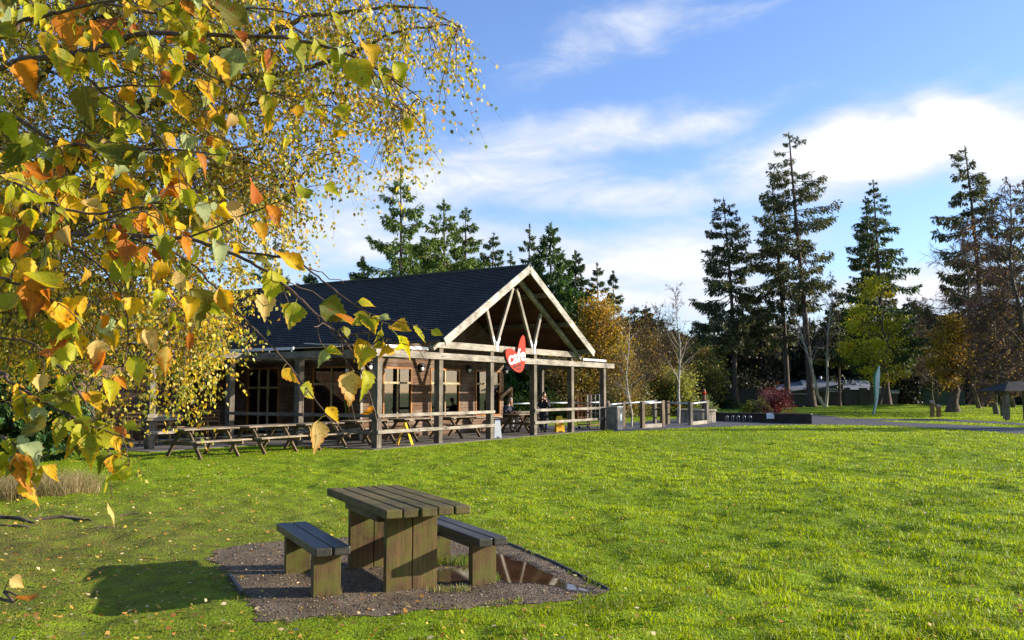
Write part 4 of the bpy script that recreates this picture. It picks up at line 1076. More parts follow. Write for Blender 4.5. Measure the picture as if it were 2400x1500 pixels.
def cafe_sign():
    tS = -.235
    s0, z0 = front(1209, 835, tS)
    r = empty('cafe_sign', bw(s0, tS, z0), BANG, 'red heart leaf shaped cafe sign fixed to the front beam', 'sign')
    px = [(425,335),(430,305),(446,289),(470,282),(496,287),(522,302),(544,322),(558,342),(565,318),(572,276),(582,232),(596,182),(612,145),(626,128),(640,133),(650,158),(656,215),(659,290),(660,350),(657,410),(650,462),(640,505),(626,540),(608,560),(585,566),(560,560),(535,546),(508,522),(482,490),(458,450),(440,410),(430,370)]
    P = []
    for x, y in px:
        s, z = front(1100 + x / 5, 760 + y / 5, tS); P.append((s - s0, z - z0))
    MB().prism(P, .03).build('sign_board', M['red'], r)
    def loc(x, y):
        s, z = front(1100 + x / 5, 760 + y / 5, tS - .012); return np.array([s - s0, -.004, z - z0])
    def line(body, a, b, hpx, mat, off, name):
        A = loc(*a); B = loc(*b); d = B - A; w = np.linalg.norm(d); d /= w
        up = np.array([-d[2] * 0, 0, 1.0]); up = up - d * (up @ d); up /= np.linalg.norm(up)
        top = loc(a[0], a[1] - hpx); h = (top - A)[2]
        fit_text(body, A, d, up, w, h, mat, r, name, off, .006)
    line('cafe', (468, 482), (664, 420), 158, M['white'], .018, 'lettering')
    line('alice holt', (522, 515), (612, 486), 34, M['ink'], .004, 'lettering')
    line('forest', (560, 538), (612, 521), 24, M['ink'], .004, 'lettering')
cafe_sign()

# ================================================================== PICNIC TABLES OF THE CAFE
def ptable_proto():
    r = empty('picnic_table', (0, 0, 0), 0, 'x', 'picnic table')
    Ln = 1.72
    for i in range(5):
        y = -.36 + i * .148; MB().box((-Ln / 2, y, .71), (Ln / 2, y + .138, .75)).build('tabletop_plank', M['ptable_x'], r, .004)
    for sg in (-1, 1):
        for i in range(2):
            y = sg * (.62 + i * .145); MB().box((-Ln / 2, y - .066, .42), (Ln / 2, y + .066, .46)).build('seat_plank', M['ptable_x'], r, .004)
    for x in (-.58, .58):
        for sg in (-1, 1):
            MB().beam((x + .05 * sg, sg * .72, 0), (x + .05 * sg, sg * .20, .71), .09, .045, (1, 0, 0)).build('leg', M['ptable_z'], r, .003)
        MB().box((x - .02, -.80, .33), (x + .02, .80, .42)).build('seat_bearer', M['ptable_z'], r, .003)
        MB().box((x - .02, -.34, .62), (x + .02, .34, .708)).build('top_bearer', M['ptable_z'], r, .003)
    return r
tabs = []
P0 = foot(472, 1078)
s0_, t0_ = cafe_st(P0[0], P0[1])
lab_l = ['leftmost weathered picnic table on the lawn before the dark veranda', 'middle of the three weathered picnic tables in a row on the lawn', 'last weathered picnic table of the lawn row, nearest the corner post']
for i in range(3): tabs.append((s0_ + .62 + i * 2.0, t0_ + .72, True, 0 + .03 * i, lab_l[i]))
mt, _ = front(1185, 940, 2.1)
lab_d = ['picnic table on the terrace behind the first yellow warning board', 'picnic table on the terrace behind the second gable post', 'picnic table on the terrace behind the white warning board', 'picnic table on the terrace where the grey haired man sits', 'picnic table on the terrace beyond the standing person', 'sunlit picnic table at the open far end of the terrace', 'picnic table at the terrace railing under the side beam']
for (s, t, rz, lb) in [(1.35, 1.55, 0, 0), (3.7, 1.6, 0, 1), (6.1, 1.55, .03, 2), (mt + .25, 1.4, -.04, 3), (12.0, 2.3, .1, 4), (14.2, 3.6, 0, 5), (12.6, 6.4, .2, 6)]:
    tabs.append((s, t, False, rz, lab_d[lb]))
proto = ptable_proto()
for i, (s, t, lawn, rz, lb) in enumerate(tabs):
    o = proto if i == 0 else copy_tree(proto)
    w = bw(s, t, 0); z = g1(w[0], w[1]) - .01 if lawn else DECK
    o.location = (w[0], w[1], z); o.rotation_euler = (0, 0, BANG + rz)
    o['label'] = lb; o['group'] = 'picnic tables on the lawn beside the veranda' if lawn else 'picnic tables on the cafe terrace'

# ladder-back chairs in the dark veranda
def chair_proto():
    r = empty('wooden_chair', (0, 0, 0), 0, 'x', 'chair', 'wooden ladder back chairs in the veranda')
    for x in (-.19, .19):
        MB().tube([(x, .19, 0), (x, .20, .45), (x, .27, 1.02)], [.02, .02, .016], 6).build('leg', M['chair_z'], r)
        MB().tube([(x, -.19, 0), (x, -.19, .45)], .02, 6).build('leg', M['chair_z'], r)
    MB().box((-.22, -.22, .45), (.22, .21, .48)).build('seat', M['chair_z'], r, .006)
    for z in (.62, .74, .86, .97): MB().box((-.175, .205 + (z - .45) * .12, z - .03), (.175, .225 + (z - .45) * .12, z + .03)).build('back_slat', M['chair_z'], r)
    for z in (.15, .27):
        for x in (-.19, .19): MB().beam((x, -.18, z), (x, .18, z), .02, .02).build('stretcher', M['chair_z'], r)
    return r
ch = chair_proto(); first = True
labs = ['pale ladder back chair next to the lit veranda post', 'ladder back chair right of the lit post behind the grey ledge', 'ladder back chair half hidden behind the birch twigs', 'ladder back chair in deep shade against the wing wall', 'second ladder back chair against the dark wing wall', 'ladder back chair in the shade beside the tall door', 'ladder back chair under the lowest yellow birch twigs']
for (px, Y, rz), lb in zip([(325, 27.3, .4), (388, 27.6, .1), (215, 27.8, -.3), (478, 30.0, .1), (512, 30.6, .4), (425, 29.5, .6), (285, 28.3, -.1)], labs):
    o = ch if first else copy_tree(ch); first = False
    x = (px - 1200) / F * Y; o.location = (x, Y, DECK - .005); o.rotation_euler = (0, 0, R(20) + rz); o['label'] = lb

# warning boards, trolley, litter bin
def warning_board(s, t, rz, mat, label, h=.62, w=.30, spread=.24, side_cap=None, marks=True):
    p = bw(s, t, 0); r = empty('warning_board', (p[0], p[1], DECK), BANG + rz, label, 'sign')
    for sg in (-1, 1):
        m = MB()
        a = np.array([0, sg * spread, 0]); b = np.array([0, sg * .015, h]); n = np.array([0, sg, .35]) * .012
        # board with a rounded foot cut-out
        prof = [(-w/2, 0), (-w/4, 0), (-w/5, .05), (w/5, .05), (w/4, 0), (w/2, 0), (w*.36, h), (-w*.36, h)]
        V = []
        for off in (0, 1):
            for x, z in prof: q = a + (b - a) * z / h + n * off; V.append((x, q[1], q[2]))
        k = len(prof); m.add(V, [tuple(range(k)), tuple(range(2*k-1, k-1, -1))] + [(i, i + k, (i + 1) % k + k, (i + 1) % k) for i in range(k)])
        pn = m.build('panel', mat, r)
        if marks:
            e = MB()
            tri = [(-.075, .36), (.075, .36), (0, .50)]
            for q0, q1 in ((0, 1), (1, 2), (2, 0)):
                A = [tri[q0], tri[q1]]; P = []
                for x, z in A: q = a + (b - a) * z / h + n * 1.25; P.append((x, q[1], q[2]))
                e.beam(P[0], P[1], .012, .014)
            for z, ww in ((.28, .16), (.23, .13), (.18, .15)):
                q = a + (b - a) * z / h + n * 1.25; e.beam((-ww / 2, q[1], q[2]), (ww / 2, q[1], q[2]), .008, .018)
            e.build('warning_marks', M['redmark'], pn)
    MB().box((-w * .3, -.03, h - .02), (w * .3, .03, h + .025)).build('handle', side_cap or mat, r, .006)
s1_, _ = front(950, 1030, .12); warning_board(s1_, .14, R(26), M['yellow'], 'yellow folding floor warning board seen from its side by the corner post', .66, .30, .23)
s2_, _ = front(1311, 1000, .35); warning_board(s2_, .35, R(-45), M['yellow'], 'yellow floor warning board facing the lawn behind the right rails', .62, .36, .2)
s3_, _ = front(1166, 1010, -.02); warning_board(s3_ + .1, .05, R(-48), M['white'], 'white folding warning board with blue top in the terrace entrance', .62, .26, .16, M['blue'], False)
def trolley():
    s, _ = front(1380, 1000, .9); p = bw(s, .9, 0); r = empty('roll_trolley', (p[0], p[1], DECK), BANG, 'rusty roll trolley with one white frame end behind the right rails', 'trolley')
    MB().box((-.5, -.32, .16), (.5, .32, .20)).build('platform', M['rust'], r, .005)
    for x in (-.42, .42):
        for y in (-.26, .26):
            MB().tube([(x, y - .02, .065), (x, y + .02, .065)], .065, 12).build('wheel', M['black'], r)
    def hoop(x, mat, h=1.62):
        m = MB()
        for y in (-.3, .3): m.beam((x, y, .20), (x, y, h), .035, .035, (1, 0, 0))
        for z in (h, h * .72, h * .45, .3): m.beam((x, -.3, z), (x, .3, z), .03, .03)
        for y in (-.1, .1): m.beam((x, y, .3), (x, y, h), .018, .018, (1, 0, 0))
        m.build('end_frame', mat, r)
    hoop(-.48, M['rust']); hoop(.48, M['rail_metal'], 1.5)
    m = MB()
    for y in (-.3,):
        for z in (.5, 1.0): m.beam((-.46, .31, z), (.46, .31, z), .02, .02)
    m.build('side_bar', M['rust'], r)
    # white frame leaning against the trolley
    m = MB()
    for x in (.62, 1.02): m.box((x - .02, -.33, .02), (x + .02, -.29, 1.28))
    for z in (.05, 1.26): m.box((.64, -.325, z - .02), (1.0, -.295, z + .02))
    m.box((.80, -.32, .07), (.83, -.30, 1.24)); m.build('white_frame', M['white'], r)
trolley()
def litter_bin():
    p = foot(1440, 1008); r = empty('litter_bin', (p[0], p[1], p[2]), BANG, 'grey slatted litter bin at the end of the terrace rails', 'bin')
    w, h = .26, 1.02
    MB().box((-w + .02, -w + .02, 0), (w - .02, w - .02, h - .06)).build('liner', M['black'], r)
    m = MB()
    for k in range(7):
        x = -w + .005 + k * (2 * w - .08) / 6
        m.box((x, -w - .02, .03), (x + .065, -w, h - .08)); m.box((x, w, .03), (x + .065, w + .02, h - .08))
        m.box((-w - .02, x, .03), (-w, x + .065, h - .08)); m.box((w, x, .03), (w + .02, x + .065, h - .08))
    m.build('slat_cladding', M['binwood'], r)
    MB().box((-w - .03, -w - .03, h - .05), (w + .03, w + .03, h)).build('lid', M['metal'], r, .008)
    MB().box((-.05, -w - .032, h - .24), (w, -w - .021, h - .10)).build('opening', M['black'], r)
    MB().box((.02, -w - .03, h - .62), (.13, -w - .021, h - .34)).build('notice', M['white'], r)
M['binwood'] = wood('bin_slats', (.20, .19, .18), (.36, .35, .33), 'z')
litter_bin()

# ================================================================== PEOPLE
def skin(name, J, E, mat, parent, sub=2):
    """J: list of (x,y,z,r) or (x,y,z,rx,ry); E: edges; grown with a Skin modifier, made real"""
    me = bpy.data.meshes.new(name); me.from_pydata([j[:3] for j in J], E, [])
    ob = bpy.data.objects.new(name, me); COL.objects.link(ob)
    md = ob.modifiers.new('skin', 'SKIN'); md.use_smooth_shade = True
    if not me.skin_vertices: me.skin_vertices.new()
    for i, j in enumerate(J):
        sv = me.skin_vertices[0].data[i]; sv.radius = (j[3], j[4] if len(j) > 4 else j[3]); sv.use_root = (i == 0)
    sb = ob.modifiers.new('sub', 'SUBSURF'); sb.levels = sub; sb.render_levels = sub
    dg = bpy.context.evaluated_depsgraph_get(); m2 = bpy.data.meshes.new_from_object(ob.evaluated_get(dg))
    bpy.data.objects.remove(ob); bpy.data.meshes.remove(me)
    for p in m2.polygons: p.use_smooth = True
    return link_mesh(name, m2, mat, parent)
def chain(*pts): return [tuple(p) for p in pts], [(i, i + 1) for i in range(len(pts) - 1)]
def join_chains(cs):
    J, E = [], []
    for js, root in cs:
        b = len(J); J += js
        if root is not None: E.append((root, b))
        E += [(b + i, b + i + 1) for i in range(len(js) - 1)]
    return J, E
def head(r, c, fwd, hair, hairmat, sc=1.0):
    """head with face; c = centre, fwd = (x,y,z) direction it looks"""
    f = Vector(fwd).normalized(); q = f.to_track_quat('-Y', 'Z'); mt = Matrix.Translation(c) @ q.to_matrix().to_4x4() @ Matrix.Scale(sc, 4)
    V = []; Fs = []; nu, nv = 20, 14
    for j in range(nv + 1):
        th = math.pi * j / nv
        for i in range(nu):
            ph = 2 * math.pi * i / nu
            x = math.sin(th) * math.cos(ph); y = math.sin(th) * math.sin(ph); z = math.cos(th)
            jaw = 1 - .28 * max(0, -z) ** 1.3
            px, py, pz = x * .075 * jaw, y * .095 * (1 - .12 * max(0, -z)), z * .118
            if y < -.3 and abs(z + .08) < .3 and abs(x) < .22: py -= .020 * (1 - abs(z + .08) / .3) * (1 - abs(x) / .22)
            if y < -.5 and abs(z - .12) < .14 and .2 < abs(x) < .55: py += .008
            V.append(mt @ Vector((px, py, pz)))
    for j in range(nv):
        for i in range(nu): Fs.append((j*nu+i, (j+1)*nu+i, (j+1)*nu+(i+1) % nu, j*nu+(i+1) % nu))
    m = MB(); m.add(V, Fs, True)
    ear = MB()
    for sx in (-1, 1):
        e = MB(); e.ball((0, 0, 0), (.012, .022, .032), 8, 6); m.add([mt @ (Vector(v) + Vector((sx * .074, .012, -.005))) for v in e.v], e.f, True)
    m.build('head', M['skin'], r)
    e = MB()
    for sx in (-1, 1):
        b = MB(); b.ball((sx * .029, -.082, .012), (.011, .008, .007), 8, 6); e.add([mt @ Vector(v) for v in b.v], b.f, True)
    b = MB(); b.ball((0, -.082, -.062), (.024, .008, .006), 8, 6); e.add([mt @ Vector(v) for v in b.v], b.f, True)
    e.build('face_features', M['dark_hair'], r)
    h = MB(); V = []; Fs = []
    for j in range(9):
        th = math.pi * .62 * j / 8
        for i in range(24):
            ph = 2 * math.pi * i / 24; x = math.sin(th) * math.cos(ph); y = math.sin(th) * math.sin(ph); z = math.cos(th)
            k = 1.10 + .03 * math.sin(ph * 7 + j)
            if y < -.15 and z < .55: k = .86
            V.append(mt @ Vector((x * .076 * k, y * .097 * k + .004, z * .120 * k + (-.03 if hair == 'long' and z < .2 and y > -.1 else 0))))
    for j in range(8):
        for i in range(24): Fs.append((j*24+i, (j+1)*24+i, (j+1)*24+(i+1) % 24, j*24+(i+1) % 24))
    h.add(V, Fs, True); h.build('hair', hairmat, r)
def hand(r, wrist, d, up, side_sgn=1, curl=.9):
    """palm, four unequal bent fingers and a thumb"""
    d = np.array(d, float); d /= np.linalg.norm(d); u = np.array(up, float); u -= d * (u @ d); u /= np.linalg.norm(u); s = np.cross(d, u) * side_sgn
    w = np.array(wrist, float)
    def P(a, b, c): return tuple(w + d * a + s * b - u * c)
    J = [P(0, 0, 0) + (.026, .018), P(.045, 0, 0) + (.036, .014), P(.085, 0, .004) + (.038, .012)]
    E = [(0, 1), (1, 2)]
    skin('hand', J, E, M['skin'], r, 1)
    for k, (b, ln) in enumerate(((-.030, .066), (-.010, .076), (.010, .072), (.029, .056))):
        J = [P(.075, b, 0) + (.0095,)]; a = .1; x, z = .075, 0.0
        for q in (.42, .33, .25): a += curl * .55; x += ln * q * math.cos(a); z += ln * q * math.sin(a); J.append(P(x, b * 1.05, z) + (.0085 - .001 * len(J),))
        skin('finger', J, [(0, 1), (1, 2), (2, 3)], M['skin'], r, 1)
    J = [P(.02, -.030, .005) + (.012,), P(.045, -.052, .014) + (.0105,), P(.072, -.055, .028) + (.009,)]
    skin('thumb', J, [(0, 1), (1, 2)], M['skin'], r, 1)

def seated_man():
    s, _ = front(1188, 940, 2.05); p = bw(s, 2.07, 0)
    r = empty('person', (p[0], p[1], DECK), BANG + R(-8), 'grey haired man in dark jacket and grey trousers seated at a terrace table', 'person')
    # local: faces -y (towards the lawn); seat at z .46
    T = [(0, 0, .52, .16, .12), (0, .01, .66, .155, .115), (0, -.03, .82, .165, .12), (0, -.07, .96, .175, .115), (0, -.10, 1.06, .09, .075)]
    neck = [(0, -.12, 1.10, .055), (0, -.14, 1.17, .052)]
    leg = lambda sx: [(sx * .09, -.06, .53, .085), (sx * .13, -.42, .55, .072), (sx * .14, -.47, .50, .062), (sx * .15, -.42, .28, .052), (sx * .15, -.40, .09, .042)]
    arm = lambda sx: [(sx * .19, -.08, 1.00, .062), (sx * .26, -.14, .84, .052), (sx * .25, -.22, .74, .047), (sx * .16, -.42, .80, .038), (sx * .10, -.50, .84, .033)]
    J, E = join_chains([(T, None), (neck, 4), (leg(-1), 0), (leg(1), 0), (arm(-1), 3), (arm(1), 3)])
    skin('body', J, E, M['skin'], r)
    g = lambda ch, k: [(a[0], a[1], a[2]) + tuple(x * 1.0 + k for x in a[3:]) for a in ch]
    J, E = join_chains([(g(T[:4], .028) + [(0, -.10, 1.07, .085, .075)], None), (g(arm(-1)[:4], .016), 3), (g(arm(1)[:4], .016), 3)])
    skin('jacket', J, E, M['navy'], r)
    J, E = join_chains([([(0, 0, .50, .165, .125), (0, .0, .62, .16, .12)], None), (g(leg(-1), .016), 0), (g(leg(1), .016), 0)])
    skin('trousers', J, E, M['grey_cloth'], r)
    for sx in (-1, 1):
        skin('shoe', [(sx * .15, -.36, .05, .045), (sx * .15, -.44, .045, .048), (sx * .16, -.60, .035, .036)], [(0, 1), (1, 2)], M['shoe'], r)
    hand(r, (-.10, -.50, .835), (.35, -.75, -.05), (0, 0, 1), 1, .6); hand(r, (.10, -.50, .835), (-.35, -.75, -.05), (0, 0, 1), -1, .6)
    head(r, (.01, -.185, 1.265), (.35, -1, -.35), 'short', M['grey_hair'])
    MB().box((-.045, -.235, .88), (.045, -.228, .93)).build('chest_emblem', M['binwood'], r)
seated_man()
def standing_person():
    s, _ = front(1275, 960, .75); p = bw(s, .75, 0)
    r = empty('person', (p[0], p[1], DECK), BANG + R(-58), 'dark haired person in long black coat standing with hands raised to the face', 'person')
    k = .93
    sc = lambda ch: [tuple(x * k for x in a) for a in ch]
    T = sc([(0, 0, .86, .15, .115), (0, .01, 1.02, .135, .10), (0, -.01, 1.18, .15, .11), (0, -.04, 1.32, .155, .10), (0, -.06, 1.41, .075, .065)])
    neck = sc([(0, -.075, 1.45, .05), (0, -.09, 1.50, .048)])
    leg = lambda sx: sc([(sx * .085, 0, .84, .085), (sx * .095, -.02, .47, .062), (sx * .10, .0, .27, .055), (sx * .10, .01, .09, .04)])
    arm = lambda sx: sc([(sx * .175, -.05, 1.36, .056), (sx * .22, -.12, 1.13, .048), (sx * .18, -.25, 1.14, .044), (sx * .10, -.26, 1.32, .034), (sx * .07, -.24, 1.40, .03)])
    J, E = join_chains([(T, None), (neck, 4), (leg(-1), 0), (leg(1), 0), (arm(-1), 3), (arm(1), 3)])
    skin('body', J, E, M['skin'], r)
    g = lambda ch, e: [(a[0], a[1], a[2]) + tuple(x + e for x in a[3:]) for a in ch]
    J, E = join_chains([(g(T[:4], .03) + [(0, -.055, 1.33, .085, .075)], None), ([(0, .0, .66, .19, .155), (0, .01, .46, .21, .17), (0, .01, .40, .20, .16)], 0), (g(arm(-1)[:4], .018), 3), (g(arm(1)[:4], .018), 3)])
    skin('coat', J, E, M['black_cloth'], r)
    for sx in (-1, 1):
        skin('trouser_leg', g(leg(sx), .018), [(0, 1), (1, 2), (2, 3)], M['denim'], r)
        skin('shoe', [(sx * .093, .04, .045, .04), (sx * .093, -.04, .04, .043), (sx * .10, -.18, .032, .034)], [(0, 1), (1, 2)], M['shoe'], r)
    hand(r, (-.065, -.223, 1.305), (.25, .15, .9), (0, -1, 0), 1, .7); hand(r, (.065, -.223, 1.305), (-.25, .15, .9), (0, -1, 0), -1, .7)
    head(r, (0, -.115, 1.505), (0, -1, -.35), 'long', M['dark_hair'], .97)
standing_person()

# ================================================================== RAILINGS, PLANTERS, FAR BUILDING, FLAGS
def up_post(name, px, py, hpx, w, mat, parent, local0):
    p = foot(px, py); h = hpx / F * p[1]
    return p, h
def railing(label, posts, mats, rails, hpx=60, toe=None, w=.17):
    P = [foot(a, b) for a, b in posts]
    r = empty('railing', tuple(P[0]), 0, label, 'railing', 'timber and metal railings beyond the terrace')
    o = P[0]
    for (p, m) in zip(P, mats):
        h = hpx / F * p[1]; q = p - o
        a = R(35); mb = MB(); hw = w / 2
        c = [(math.cos(a + k * math.pi / 2 + math.pi / 4) * hw * 1.41 + q[0], math.sin(a + k * math.pi / 2 + math.pi / 4) * hw * 1.41 + q[1]) for k in range(4)]
        mb.add([(x, y, q[2] - .1) for x, y in c] + [(x, y, q[2] + h) for x, y in c], [(0,3,2,1),(4,5,6,7),(0,1,5,4),(1,2,6,5),(2,3,7,6),(3,0,4,7)])
        mb.build('post', M[m], r, .006)
    for i, j in rails:
        a = P[i] - o; b = P[j] - o; ha = hpx / F * P[i][1] * .93; hb = hpx / F * P[j][1] * .93
        d = b - a; d /= np.linalg.norm(d)
        MB().tube([a + d * .09 + [0, 0, ha], b - d * .09 + [0, 0, hb]], .042, 10).build('rail', M['rail_metal'], r)
    if toe:
        i, j = toe; a = P[i] - o; b = P[j] - o; d = b - a; d /= np.linalg.norm(d)
        MB().beam(a + d * .1 + [0, 0, .09], b - d * .1 + [0, 0, .09], .08, .18).build('toe_board', M['pale_x'], r)
    return r
railing('railing of two pale posts with a bright metal rail and toe board', [(1506, 1004), (1553, 1001)], ['ptable_z', 'ptable_z'], [(0, 1)], 62, (0, 1))
railing('long railing running from the litter bin to a dark post behind', [(1427, 1003), (1461, 1000), (1535, 995)], ['grey_z', 'ptable_z', 'grey_z'], [(0, 1), (1, 2)], 58, None, .15)
railing('railing of three posts in front of the raised timber planter', [(1565, 994), (1619, 997), (1657, 993)], ['ptable_z', 'grey_z', 'grey_z'], [(0, 1), (1, 2)], 54, (1, 2), .17)
railing('garden railing with metal top rails seen through the porch', [(1198, 992), (1262, 990), (1342, 989), (1425, 988)], ['pale_z', 'grey_z', 'pale_z', 'grey_z'], [(0, 1), (1, 2), (2, 3)], 48, None, .15)
def planter():
    # low dark retaining wall with cycle stands in front, curved pale planter at its left end
    def wallbox(a, b, th, hpx): pass
    pts = [foot(x, y) for x, y in ((1672, 986), (1760, 989), (1840, 992), (1903, 994))]
    o = pts[0]; r = empty('retaining_wall', tuple(o), 0, 'low dark timber retaining wall of the shrub bed beside the path', 'wall')
    m = MB(); hs = [18, 19, 21, 22]; P = [p - o for p in pts]; H_ = [h / F * p[1] for h, p in zip(hs, pts)]
    back = np.array([-.2, 2.2, 0])
    for i in range(3):
        a, b = P[i], P[i + 1]; m.add([a + [0,0,-.2], b + [0,0,-.2], b + [0,0,H_[i+1]], a + [0,0,H_[i]], a + back + [0,0,-.2], b + back + [0,0,-.2], b + back + [0,0,H_[i+1]], a + back + [0,0,H_[i]]], [(0,1,2,3),(4,7,6,5),(3,2,6,7),(0,3,7,4),(1,5,6,2)])
    m.build('wall', M['dark_wall'], r)
    m = MB(); 
    for i in range(3): m.beam(P[i] + [0, -.02, H_[i] + .03], P[i + 1] + [0, -.02, H_[i + 1] + .03], .16, .055)
    m.build('coping', M['grey_x'], r)
    q = foot(1805, 991) - o; MB().box((q[0] - .2, q[1] - .09, .22), (q[0] + .2, q[1] - .06, .52)).build('notice', M['white'], r)
    # cycle stands
    for k, x in enumerate((1701, 1714, 1727, 1741, 1755)):
        p = foot(x, 990); p = p + np.array([0, -.3, 0]); t = empty('cycle_stand', tuple(p), 0, ['leftmost', 'second from left', 'middle', 'second from right', 'rightmost'][k] + ' of five pale cycle stands at the dark wall', 'cycle stand', 'pale cycle stands along the dark wall')
        MB().tube([(-.055, 0, 0), (-.055, 0, .32), (-.03, 0, .36), (.03, 0, .36), (.055, 0, .32), (.055, 0, 0)], .018, 8).build('hoop', M['metal'], t); MB().box((-.11, -.06, 0), (.11, .06, .012)).build('base_plate', M['metal'], t)
    # curved pale planter
    c = foot(1640, 991); r2 = empty('timber_planter', tuple(c), 0, 'pale curved timber planter with rounded front behind the railing', 'planter')
    n = 22; rad = 1.05; hh = .62
    for i in range(n):
        a0 = math.pi + math.pi * 1.0 * i / n; a1 = math.pi + math.pi * 1.0 * (i + .93) / n
        pass
    m = MB()
    for i in range(n):
        a0 = 2 * math.pi * i / n; a1 = 2 * math.pi * (i + .94) / n
        m.add([(math.cos(a) * rr, .9 + math.sin(a) * rr * .8, z) for z in (-.1, hh) for rr in (rad, rad - .06) for a in (a0, a1)], [(0,1,5,4),(2,6,7,3),(4,5,7,6),(0,4,6,2),(1,3,7,5)])
    m.build('staves', M['pale_z'], r2)
    m = MB(); m.tube([(math.cos(2*math.pi*i/24) * rad, .9 + math.sin(2*math.pi*i/24) * rad * .8, hh + .03) for i in range(25)], .07, 6); m.build('rim', M['pale_x'], r2)
    m = MB(); m.add([(math.cos(2*math.pi*i/24) * (rad - .07), .9 + math.sin(2*math.pi*i/24) * (rad - .07) * .8, hh - .05) for i in range(24)], [tuple(range(24))]); m.build('soil', M['bark_brown'], r2)
M['dark_wall'] = wood('dark_sleeper_wall', (.02, .018, .014), (.06, .05, .04), 'x')
planter()
def centre():
    Y = 104.0
    def X(px): return (px - 1200) / F * Y
    def Z(py): return CAMZ + (H - py) / F * Y
    g = g1(X(1960), Y)
    r = empty('activity_centre', (X(1960), Y, g), 0, 'low dark visitor building with blue grey sloping roofs under the tall firs', 'building')
    x = lambda px: X(px) - X(1960); z = lambda py: Z(py) - g
    MB().box((x(1850), 0, 0), (x(2100), 9, z(917))).build('wall', M['dark_clad'], r)
    m = MB(); m.add([(x(1842), -.6, z(917)), (x(1970), -.6, z(900)), (x(1970), 9.5, z(888)), (x(1842), 9.5, z(905)), (x(1842), -.6, z(919)), (x(1970), -.6, z(902)), (x(1970), 9.5, z(890)), (x(1842), 9.5, z(907))], [(0,1,2,3),(4,7,6,5),(0,4,5,1),(1,5,6,2),(2,6,7,3),(3,7,4,0)]); m.build('roof', M['slate'], r)
    m = MB(); m.add([(x(1900), 2.5, z(912)), (x(2100), 2.5, z(914)), (x(2078), 6.5, z(889)), (x(1918), 6.5, z(889)), (x(2100), 10, z(914)), (x(1900), 10, z(914))], [(0,1,2,3),(3,2,4,5),(1,4,2),(0,3,5)]); m.build('roof', M['slate'], r)
    m = MB(); m.add([(x(1905), -.75, z(919)), (x(1968), -.75, z(919)), (x(1968), -.75, z(900)), (x(1905), -.75, z(912)), (x(1905), -.65, z(919)), (x(1968), -.65, z(919)), (x(1968), -.65, z(900)), (x(1905), -.65, z(912))], [(0,3,2,1),(4,5,6,7),(0,1,5,4),(1,2,6,5),(2,3,7,6),(3,0,4,7)]); fb = m.build('fascia_sign', M['sign_black'], r)
    def txt(b, x0, x1, y0, y1): fit_text(b, (x(x0), -.77, z(y0)), (1, 0, 0), (0, 0, 1), x(x1) - x(x0), z(y1) - z(y0), M['white'], r, 'lettering', .003, .002)
    txt('Alice Holt Forest', 1934, 1965, 913.5, 910.5); txt('Activity Centre', 1934, 1965, 919, 915.3)
    txt('Bike Hire', 2081, 2096, 920.5, 918)
    MB().tube([(x(1955), -.78, z(907)), (x(1955), -.79, z(907))], .10, 12).build('round_emblem', M['white'], r)
    MB().box((x(2040), -.62, z(923)), (x(2100), .5, z(914))).build('fascia', M['slate'], r)
    MB().tube([(x(1960), 5.5, z(892)), (x(1960), 5.5, z(880))], .14, 10).build('flue', M['metal'], r)
    for a, b in ((1880, 1895), (1925, 1940), (1975, 1990), (2010, 2030), (2055, 2072)): MB().box((x(a), -.06, .1), (x(b), -.003, 2.1)).build('door', M['interior_dark'], r)
    MB().box((x(1830), 1.5, 0), (x(1849), 9, z(922))).build('side_wall', M['brick'], r)
    # low store and fence line between the trees
    s = empty('garden_store', (X(1770), 92, g1(X(1770), 92)), 0, 'small low store with pale flat roof behind the red stemmed shrub', 'shed')
    MB().box((-1.6, 0, 0), (1.6, 2, 1.35)).build('wall', M['dark_clad'], s); MB().box((-1.9, -.3, 1.36), (1.9, 2.2, 1.48)).build('roof', M['slate'], s)
    f = empty('wooden_fence', (X(1650), 100, g1(X(1650), 100)), 0, 'long brown boarded fence in the shade behind the firs', 'fence')
    MB().box((-4, 0, 0), (9, .06, 1.9)).build('boards', M['dark_clad'], f)
    f2 = empty('mesh_fence', (X(2105), 98, g1(X(2105), 98)), 0, 'dark green panel fence right of the visitor building', 'fence')
    MB().box((0, 0, 0), (4.6, .06, 1.75)).build('panel', M['green_flag_dark'], f2)
M['interior_dark'] = plain('dark_doorway', (.015, .015, .018), .3, vary=.2); M['brick'] = plain('brown_brick', (.20, .12, .08), .9); M['green_flag_dark'] = plain('dark_green_panel', (.02, .04, .03), .8)
centre()
